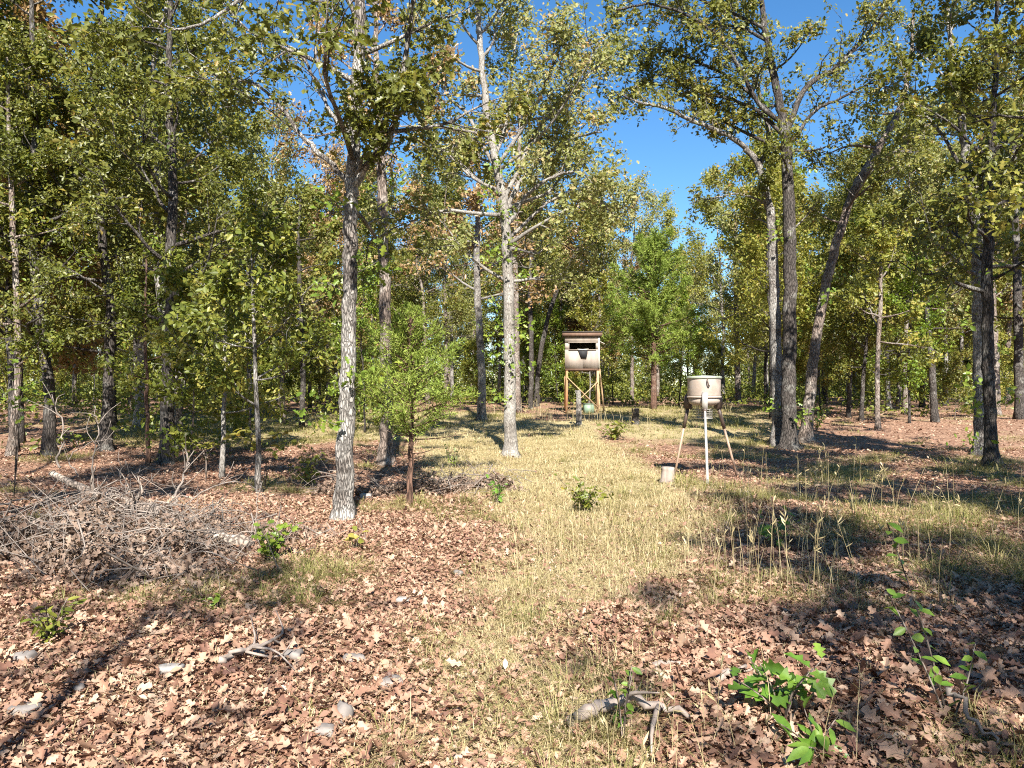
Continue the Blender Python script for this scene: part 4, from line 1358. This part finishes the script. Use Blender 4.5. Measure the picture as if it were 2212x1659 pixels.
bp = put("brush_pile", (tg, M["twig"]), kind="stuff", label="tangled heap of thin dead twigs and dry leaves on the left", cat="brush pile")
ci = rb.integers(0, len(CL), 17000)
ca_ = np.array(CL)[ci]
x = ca_[:, 0] + rb.normal(0, 1, len(ci)) * ca_[:, 3] * 0.8
y = ca_[:, 1] + rb.normal(0, 1, len(ci)) * ca_[:, 3] * 0.6
rr_ = np.hypot(x - ca_[:, 0], y - ca_[:, 1]) / ca_[:, 3]
z = hz(x, y) + ca_[:, 2] * np.exp(-rr_ ** 2 * 0.8) * rb.uniform(0.05, 1.2, len(ci)) + 0.015
c = Acc()
for k, T in enumerate(FALLEN):
    s = slice(k, None, 6)
    m_ = len(x[s])
    scatter(c, T, np.stack([x[s], y[s], z[s]], 1), rb.normal(0, 0.8, (m_, 3)) + (0, -0.2, 0.6), rb.normal(0, 1, (m_, 3)), rb.uniform(0.04, 0.09, m_))
put("dead_leaves", (c, M["dead_leaf"]), bp, kind="stuff")

# ------------------------------------------------------------------ stones and old wood in the leaves
def rock(px, py, wpx, hr, label, mat, seed, flat=0.55):
    b = gp(px, py)
    d = b[1]
    r = np.random.default_rng(seed)
    R = wpx / F * d / 2
    n, m = 12, 7
    V = []
    for i in range(m):
        th = math.pi * (i + 0.5) / m
        for j in range(n):
            ph = 2 * math.pi * j / n
            v = np.array((math.sin(th) * math.cos(ph), math.sin(th) * math.sin(ph), math.cos(th)))
            v = np.sign(v) * np.abs(v) ** 0.62
            k_ = 1 + 0.22 * math.sin(3.1 * v[0] + seed) * math.cos(2.7 * v[1] - seed * 2) + r.normal(0, 0.07)
            V.append(v * k_ * R * (1, 0.8, flat * hr))
    V = np.array(V) + (0, 0, R * flat * hr * 0.35)
    a = Acc()
    i = np.arange(m - 1)[:, None] * n
    j = np.arange(n)[None, :]
    k2 = (j + 1) % n
    a.add(V, np.stack([i + j, i + n + j, i + n + k2, i + k2], -1).reshape(-1, 4), np.arange(n)[None, :], (np.arange(n) + (m - 1) * n)[::-1][None, :])
    o = put("rock", (a, M[mat]), loc=b + (0, 0, 0.02 + R * 0.12), label=label, cat="rock", group="stones in the leaf litter")
    o.rotation_euler = (0, 0, r.uniform(-0.5, 0.5))
    return o


rock(56, 1440, 46, 1.0, "buff angular stone at the left edge in the shade", "rock", 1)
rock(366, 1463, 50, 0.5, "flat white stone left of the forked dead branch", "pale_rock", 2)
rock(632, 1432, 42, 0.9, "rounded grey stone at the right end of the forked dead branch", "rock", 3)
rock(742, 1560, 42, 1.5, "upright grey stone beside a grass tuft in the left foreground", "rock", 4, 0.6)
rock(702, 1594, 48, 0.7, "flat grey stone below the upright grey stone", "rock", 5)
rock(765, 1440, 46, 0.6, "low grey stone right of the rounded grey one", "rock", 6)
rock(845, 1490, 54, 0.5, "wide flat grey slab left of the straw grass", "rock", 7)
rock(52, 1556, 56, 0.6, "broad flat stone near the bottom left corner", "rock", 8)
rock(790, 1078, 26, 0.8, "small white stone at the right of the nearest oak's foot", "pale_rock", 9)
rock(990, 1245, 22, 0.8, "small buff stone at the edge of the straw grass", "rock", 10)
rock(870, 1305, 34, 0.5, "pale flat stone in the middle of the foreground leaves", "pale_rock", 11)
rock(172, 1500, 26, 0.8, "small grey stone between the flat white stone and the bottom left corner", "rock", 12)
rock(555, 1424, 36, 0.6, "smooth brown-grey stone left above the forked dead branch", "rock", 13)

g0 = gp(476, 1450)
dead_branch([gp(472, 1450) + (0, 0, 0.06), gp(515, 1446) + (0, 0, 0.075), gp(560, 1425) + (0, 0, 0.09), gp(612, 1408) + (0, 0, 0.07)], 0.024, "forked bleached branch lying on the leaves in the left foreground", 21, 5, mat="cutwood")
dead_branch([gp(2050, 1560) + (0, 0, 0.16), gp(2085, 1590) + (0, 0, 0.11), gp(2130, 1620) + (0, 0, 0.05), gp(2180, 1645) + (0, 0, 0.02)], 0.014, "bare stick slanting up in the bottom right corner", 22, 1)
dead_branch([gp(1240, 1588) + (0, 0, 0.05), gp(1290, 1570) + (0, 0, 0.09), gp(1350, 1562) + (0, 0, 0.10), gp(1420, 1570) + (0, 0, 0.09), gp(1482, 1572) + (0, 0, 0.05)], 0.040, "bleached curved piece of old wood at the bottom centre", 23, 2, mat="cutwood", name="driftwood_branch")
dead_branch([gp(1545, 1482) + (0, 0, 0.02), gp(1590, 1468) + (0, 0, 0.04), gp(1625, 1455) + (0, 0, 0.03)], 0.022, "short pale rotten stick just left of the big-leaved oak seedling", 24, 0, mat="cutwood")
dead_branch([gp(1415, 1452) + (0, 0, 0.02), gp(1445, 1448) + (0, 0, 0.03), gp(1478, 1450) + (0, 0, 0.02)], 0.018, "short grey stick between straw and leaves right of centre", 25, 0, mat="cutwood")

# ------------------------------------------------------------------ small plants
LEAFMESH = {}


def leaf_mesh(tmpl, mat, key):
    if (key, mat) not in LEAFMESH:
        a = Acc()
        V, Fc = tmpl
        a.add(V, *[np.array([f]) for f in Fc])
        LEAFMESH[key, mat] = a.mesh("leaf", M[mat])
    return LEAFMESH[key, mat]


def orient(n, y):
    n = Vector(n).normalized()
    y = Vector(y)
    y = (y - y.dot(n) * n)
    if y.length < 1e-4:
        y = n.orthogonal()
    y.normalize()
    x = y.cross(n)
    m = Matrix((x, y, n)).transposed()
    return m.to_quaternion()


def leafy(name, label, base, stems, tmpl, key, mat, size, seed, stem_mat="bark_brown", cat="plant", rs=0.006, up=0.8):
    """a small plant: stems as tubes, every leaf a part; stems: (points from the foot, list of leaf places 0..1)"""
    r = np.random.default_rng(seed)
    root = empty(name, base, label, cat)
    for P, ts in stems:
        q = smooth_line(P, 14)
        a = Acc()
        a.tube(q, np.linspace(rs, 0.0025, 14), 5)
        put("stem", (a, M[stem_mat], True), root)
        for t in ts:
            i = min(int(t * 13), 12)
            p = q[i] + (q[i + 1] - q[i]) * (t * 13 - i)
            az = r.uniform(0, 6.28)
            yd = np.array((math.cos(az), math.sin(az), r.uniform(-0.2, 0.5)))
            o = put("leaf", leaf_mesh(tmpl, mat, key), root, loc=p)
            o.rotation_mode = 'QUATERNION'
            o.rotation_quaternion = orient(r.normal(0, 0.45, 3) + (0, -0.25, up), yd)
            s = size * r.uniform(0.65, 1.2)
            o.scale = (s, s, s)
    return root


def bunch(n, h, spread, seed, per, lo=0.3):
    r = np.random.default_rng(seed)
    out = []
    for k in range(n):
        az = r.uniform(0, 6.28)
        sp = spread * r.uniform(0.3, 1)
        hh = h * r.uniform(0.6, 1.1)
        out.append(([(0, 0, -0.03), (math.cos(az) * sp * 0.35, math.sin(az) * sp * 0.35, hh * 0.5), (math.cos(az) * sp, math.sin(az) * sp, hh)], list(np.linspace(lo, 0.98, per))))
    return out


leafy("oak_seedling", "oak seedling with big glossy green lobed leaves in the lower right foreground", gp(1690, 1570), bunch(6, 0.34, 0.26, 1, 5, 0.45), T_OAK, "oak", "seedling", 0.125, 61, cat="seedling")
leafy("oak_seedling", "low spray of long yellow-green leaves below the big-leaved oak seedling", gp(1765, 1635), bunch(5, 0.16, 0.24, 2, 5, 0.35), T_LANCE, "lance", "seedling", 0.11, 62, cat="seedling")
leafy("weed_plant", "small green-leaved weed beside the old wood at the bottom centre", gp(1345, 1600), bunch(4, 0.34, 0.12, 3, 6), T_OVAL, "oval", "seedling", 0.065, 63)
leafy("sapling_plant", "tall thin green sapling in the dark shade at the right", gp(2052, 1560), [([(0, 0, -0.03), (-0.06, 0.05, 0.3), (-0.14, 0.1, 0.62), (-0.24, 0.12, 0.93)], list(np.linspace(0.15, 1, 20))), ([(0, 0, -0.03), (-0.14, 0.0, 0.3), (-0.28, 0.05, 0.62)], list(np.linspace(0.3, 1, 11))), ([(0, 0, -0.03), (0.08, 0.0, 0.18), (0.14, 0.03, 0.36)], list(np.linspace(0.3, 1, 9)))], T_OVAL, "oval", "seedling", 0.075, 64)
leafy("green_shrub", "round green shrub in the straw grass in front of the pale trunk", gp(1262, 1112), bunch(17, 0.5, 0.42, 5, 8, 0.25), T_OAK, "oak", "sapling", 0.10, 65, cat="shrub")
leafy("green_shrub", "yellow-green low shrub at the tip of the fallen log", gp(588, 1215), bunch(15, 0.36, 0.26, 6, 6, 0.3), T_OAK, "oak", "oak_lime", 0.095, 66, cat="shrub")
leafy("oak_seedling", "little seedling with one big yellow leaf right of the nearest oak's foot", gp(766, 1195), bunch(3, 0.2, 0.08, 7, 3, 0.6), T_OVAL, "oval", "yellow", 0.13, 67, cat="seedling")
leafy("weed_plant", "pale green feathery weed on the straw right of the small cedar", gp(978, 1012), bunch(9, 0.5, 0.3, 8, 8, 0.3), T_LANCE, "lance", "oak_lime", 0.085, 68)
leafy("green_shrub", "dark green bush at the right edge of the straw path before the box stand", gp(1325, 950), bunch(15, 0.55, 0.65, 9, 9, 0.25), T_OAK, "oak", "sapling", 0.15, 69, cat="shrub")
leafy("oak_seedling", "green seedling in tall grass right of the round green shrub", gp(1672, 1190), bunch(7, 0.42, 0.3, 10, 5, 0.4), T_OAK, "oak", "seedling", 0.11, 70, cat="seedling")
leafy("weed_plant", "fern-like dark green plant in the shade at the left", gp(108, 1392), bunch(12, 0.25, 0.24, 11, 9, 0.2), T_LANCE, "lance", "sapling", 0.07, 71)
leafy("hickory_sapling", "hickory sapling with flat sprays of yellow leaves left of the nearest tall oak", gp(572, 1056), [([(0, 0, 0), (0.02, 0, 0.4), (0.25 * math.cos(a_), 0.25 * math.sin(a_), 0.66 + 0.05 * k), (0.62 * math.cos(a_), 0.5 * math.sin(a_), 0.72 + 0.06 * k)], list(np.linspace(0.55, 1, 13))) for k, a_ in enumerate((0.1, 0.7, 3.0, 3.5, 5.6, 4.3))], T_OVAL, "oval", "yellow", 0.15, 72, cat="sapling", up=1.2)
leafy("hickory_sapling", "small yellow-leaved hickory spray left of the larger yellow hickory sapling", gp(445, 1045), [([(0, 0, 0), (0.0, 0, 0.45), (0.2 * math.cos(a_), 0.2 * math.sin(a_), 0.72), (0.42 * math.cos(a_), 0.4 * math.sin(a_), 0.74)], list(np.linspace(0.55, 1, 9))) for a_ in (0.3, 2.6, 3.6, 5.2)], T_OVAL, "oval", "yellow", 0.13, 73, cat="sapling", up=1.2)
leafy("oak_seedling", "leafy green oak sprout in front of the dead brush behind the small cedar", gp(1075, 1088), bunch(7, 0.34, 0.25, 12, 5, 0.35), T_OAK, "oak", "seedling", 0.09, 74, cat="seedling")
leafy("oak_seedling", "shaded dark green oak sprout left of the nearest oak's foot", gp(668, 1052), bunch(12, 0.6, 0.4, 13, 7, 0.25), T_OAK, "oak", "sapling", 0.12, 75, cat="seedling")
leafy("weed_plant", "low green weed in the leaf litter below the fallen log", gp(470, 1320), bunch(4, 0.14, 0.12, 14, 4, 0.3), T_OVAL, "oval", "oak_lime", 0.07, 76)
leafy("oak_seedling", "bright green bough tips hanging in at the left edge above the brush pile", gp(30, 1075), [([(0, 0, 0), (0.05, 0, 0.9), (0.2 * math.cos(a_), 0.2 * math.sin(a_), 1.35 + 0.12 * k), (0.55 * math.cos(a_), 0.45 * math.sin(a_), 1.42 + 0.16 * k)], list(np.linspace(0.5, 1, 13))) for k, a_ in enumerate((0.2, 0.9, 5.9, 3.3, 5.2, 4.4))], T_OAK, "oak", "oak_lime", 0.13, 77, cat="sapling", up=1.1)
leafy("weed_plant", "yellowish weeds round the foot of the tall pair behind the feeder", gp(1765, 930), bunch(12, 0.7, 0.5, 15, 6, 0.3), T_OVAL, "oval", "yellow", 0.12, 78)

# ------------------------------------------------------------------ grass and fallen leaves
rl = np.random.default_rng(77)


def wedge(n, d0, d1, over=1.12, power=1.0):
    """points spread over the view wedge between two distances"""
    u = rl.random(n)
    d = np.sqrt(d0 ** 2 + (d1 ** 2 - d0 ** 2) * u ** power)
    x = rl.uniform(-1, 1, n) * (CX / F * over) * d
    return x, d


def blades(acc, x, y, az, h, w, la, lie):
    n = len(x)
    b = np.stack([x, y, hz(x, y) - 0.01], 1)
    dirx, diry = np.cos(az), np.sin(az)
    sx, sy = -diry * w / 2, dirx * w / 2
    v = np.zeros((n, 5, 3))
    sd = np.stack([sx, sy, sx * 0], 1)
    v[:, 0] = b - sd
    v[:, 1] = b + sd
    m1 = np.stack([dirx * la * 0.35, diry * la * 0.35, np.sqrt(np.clip(1 - (la * 0.35) ** 2, 0.1, 1)) * 0.55 * (0.35 + 0.65 * lie)], 1) * h[:, None]
    v[:, 2] = b + m1 + sd * 0.8
    v[:, 3] = b + m1 - sd * 0.8
    tipz = 0.55 + 0.45 * np.clip(1 - la * 0.9, -0.9, 1)
    v[:, 4] = b + np.stack([dirx * la * 0.95, diry * la * 0.95, np.clip(tipz, 0.08, 1) * lie], 1) * h[:, None]
    off = (np.arange(n) * 5)[:, None]
    acc.add(v.reshape(-1, 3), np.array([[0, 1, 2, 3]]) + off, np.array([[3, 2, 4]]) + off)


def tufted(n, d0, d1, per, spread):
    """tufts of blades leaning out from each tuft's middle, tufts of every size"""
    x, y = wedge(n // per, d0, d1)
    g = grass_mask(x, y)
    k = rl.random(len(x)) < g
    x, y = x[k], y[k]
    sc = np.exp(rl.normal(-0.12, 0.42, len(x)))
    mood = rl.random(len(x))
    cnt = np.maximum(3, (per * sc ** 1.4).astype(int))
    idx = np.repeat(np.arange(len(x)), cnt)
    a = rl.uniform(0, 6.28, len(idx))
    r = np.abs(rl.normal(0, spread, len(idx))) * sc[idx]
    return x[idx] + r * np.cos(a), y[idx] + r * np.sin(a), a + rl.normal(0, 0.5, len(idx)), sc[idx], mood[idx], r / spread


gs, gg = Acc(), Acc()
for d0, d1, n, per, spread, hh, w in ((2.6, 6.5, 120000, 34, 0.055, 0.15, 0.0034), (6.5, 12, 200000, 30, 0.075, 0.16, 0.0052), (12, 22, 220000, 26, 0.12, 0.16, 0.008), (22, 46, 190000, 20, 0.2, 0.18, 0.013)):
    x, y, az, sc, mood, r = tufted(n, d0, d1, per, spread)
    inp = (inside(PATH, x, y) > -0.1) | ((inside(STRIP, x, y) > -0.2) & (mood < 0.6))
    h = hh * rl.uniform(0.45, 1.35, len(x)) * (0.4 + 0.6 * sc)
    k = inp & (mood < 0.95)
    m = k.sum()
    lie = np.clip(rl.random(m) * 0.75 - 0.25 + 0.6 * (mood[k] < 0.12), 0.06, 1)
    blades(gs, x[k] + rl.normal(0, spread, m), y[k] + rl.normal(0, spread, m), az[k] + rl.normal(0, 0.9, m), h[k] * 0.95, w, np.abs(rl.normal(0.7, 0.5, m)), lie)
    k = ~k
    m = k.sum()
    lie = np.clip(rl.random(m) * 1.2 - 0.05, 0.1, 1)
    blades(gg, x[k], y[k], az[k], h[k] * 1.05, w, 0.3 + 0.42 * np.clip(r[k], 0, 2.2) + np.abs(rl.normal(0, 0.35, m)), lie)
x, y = wedge(26000, 2.5, 11)
n = len(x)
blades(gs, x, y, rl.uniform(0, 6.28, n), rl.uniform(0.04, 0.16, n), 0.0035, np.abs(rl.normal(0.9, 0.3, n)), np.full(n, 0.16))
gs.v[-1][:, 2] += 0.035
put("dry_grass", (gs, M["straw"]), kind="stuff", label="pale dry straw grass covering the path through the clearing", cat="grass")
put("meadow_grass", (gg, M["grass"]), kind="stuff", label="patchy green and yellow grass in tufts over the leaf litter", cat="grass")

# tall dry stalks
st = Acc()
for cx_, cy_, n in ((1205, 1228, 3), (1690, 1290, 26), (1640, 1260, 16), (1720, 1200, 22), (1560, 1240, 20), (1460, 1180, 18), (1850, 1130, 22), (2050, 1160, 20), (1600, 1090, 20), (1950, 1210, 16), (2150, 1220, 18), (1250, 1200, 12), (1800, 1060, 18), (1150, 1230, 10), (1450, 1640, 10), (1380, 1650, 12), (1620, 1640, 6), (1500, 900, 20), (1180, 905, 24), (1300, 915, 20), (1150, 900, 18)):
    c0 = gp(cx_, cy_)
    for k in range(int(n * 1.0)):
        x, y = c0[0] + rl.normal(0, 0.3 + c0[1] * 0.02), c0[1] + rl.normal(0, 0.3 + c0[1] * 0.02)
        H = rl.uniform(0.3, 0.9)
        if cy_ > 1400:
            H *= 0.5
        d = rl.normal(0, 0.16, 2)
        z = float(hz(x, y))
        q = np.array([(x, y, z - 0.02), (x + d[0] * H * 0.3, y + d[1] * H * 0.3, z + H * 0.5), (x + d[0] * H, y + d[1] * H, z + H)])
        wd = max(0.0022, 0.00026 * c0[1] + 0.0006)
        st.tube(q, (wd, wd * 0.8, wd * 0.4), 3, cap=False)
        if rl.random() < 0.5:
            m_ = 5
            t = rl.uniform(0.5, 1, m_)
            pp = q[1] + (q[2] - q[1]) * ((t - 0.5) * 2)[:, None]
            scatter(st, T_SPRAY, pp, rl.normal(0, 1, (m_, 3)), rl.normal(0, 0.5, (m_, 3)) + (0, 0, 1.2), 0.05 + 0.002 * c0[1])
put("grass_stalks", (st, M["straw"]), kind="stuff", label="tall thin dry grass stalks standing above the meadow", cat="grass")

# fallen leaves: the 300 that show largest are leaves of their own, the rest one carpet
xs, ys = [], []
for d0, d1, n in ((2.4, 6, 40000), (6, 11, 66000), (11, 20, 50000), (20, 40, 30000)):
    x, y = wedge(n, d0, d1)
    k = rl.random(len(x)) > grass_mask(x, y) * 0.93
    xs.append(x[k])
    ys.append(y[k])
x, y = np.concatenate(xs), np.concatenate(ys)
n = len(x)
siz = np.exp(rl.normal(-3.12, 0.36, n)).clip(0.02, 0.10) * (1 + 0.2 * sstep(0.2, 1.6, x) * sstep(6.5, 4.0, y)) * np.where(y > 20, 1.35, 1.0)
tilt = 0.6
nr = np.stack([rl.normal(0, tilt, n), rl.normal(0, tilt, n), np.ones(n)], 1)
yd = np.stack([rl.normal(0, 1, n), rl.normal(0, 1, n), rl.normal(0, 0.15, n)], 1)
z = hz(x, y) + rl.uniform(0.008, 0.045, n)
scr = siz / y * (np.abs(x) < CX / F * y) * (1.6 * F / y < 790)
top = np.argsort(-scr)[:300]
one = np.zeros(n, bool)
one[top] = True
FM = []
for k, T in enumerate(FALLEN):
    a = Acc()
    a.add(T[0], *[np.array([f]) for f in T[1]])
    FM.append(a.mesh("fallen_leaf", M["litter"]))
for i in top:
    o = put("fallen_leaf", FM[i % 6], ground, loc=(x[i], y[i], z[i] + 0.012))
    o.rotation_mode = 'QUATERNION'
    o.rotation_quaternion = orient(nr[i], yd[i])
    o.scale = (siz[i],) * 3
c = Acc()
P = np.stack([x, y, z], 1)
near = ~one & (y < 13)
for k, T in enumerate(FALLEN):
    s = near & (np.arange(n) % 6 == k)
    scatter(c, T, P[s], nr[s], yd[s], siz[s])
s = ~one & (y >= 13)
scatter(c, T_TWO, P[s], nr[s], yd[s], siz[s] * 1.1)
xf, yf_ = wedge(60000, 2.4, 10)
k = rl.random(len(xf)) > grass_mask(xf, yf_) * 0.6
xf, yf_ = xf[k], yf_[k]
nf = len(xf)
pf_ = np.stack([xf, yf_, hz(xf, yf_) + rl.uniform(0.01, 0.05, nf)], 1)
nn_ = np.stack([rl.normal(0, 0.7, nf), rl.normal(0, 0.7, nf), np.ones(nf)], 1)
dd_ = rl.normal(0, 1, (nf, 3)) * (1, 1, 0.2)
for T, sl in ((T_OVAL, slice(0, nf // 4)), (T_TWO, slice(nf // 4, nf))):
    scatter(c, T, pf_[sl], nn_[sl], dd_[sl], rl.uniform(0.012, 0.04, len(pf_[sl])) * (1.7 if T is T_OVAL else 1.0))
put("leaf_litter", (c, M["litter"]), ground, kind="stuff")
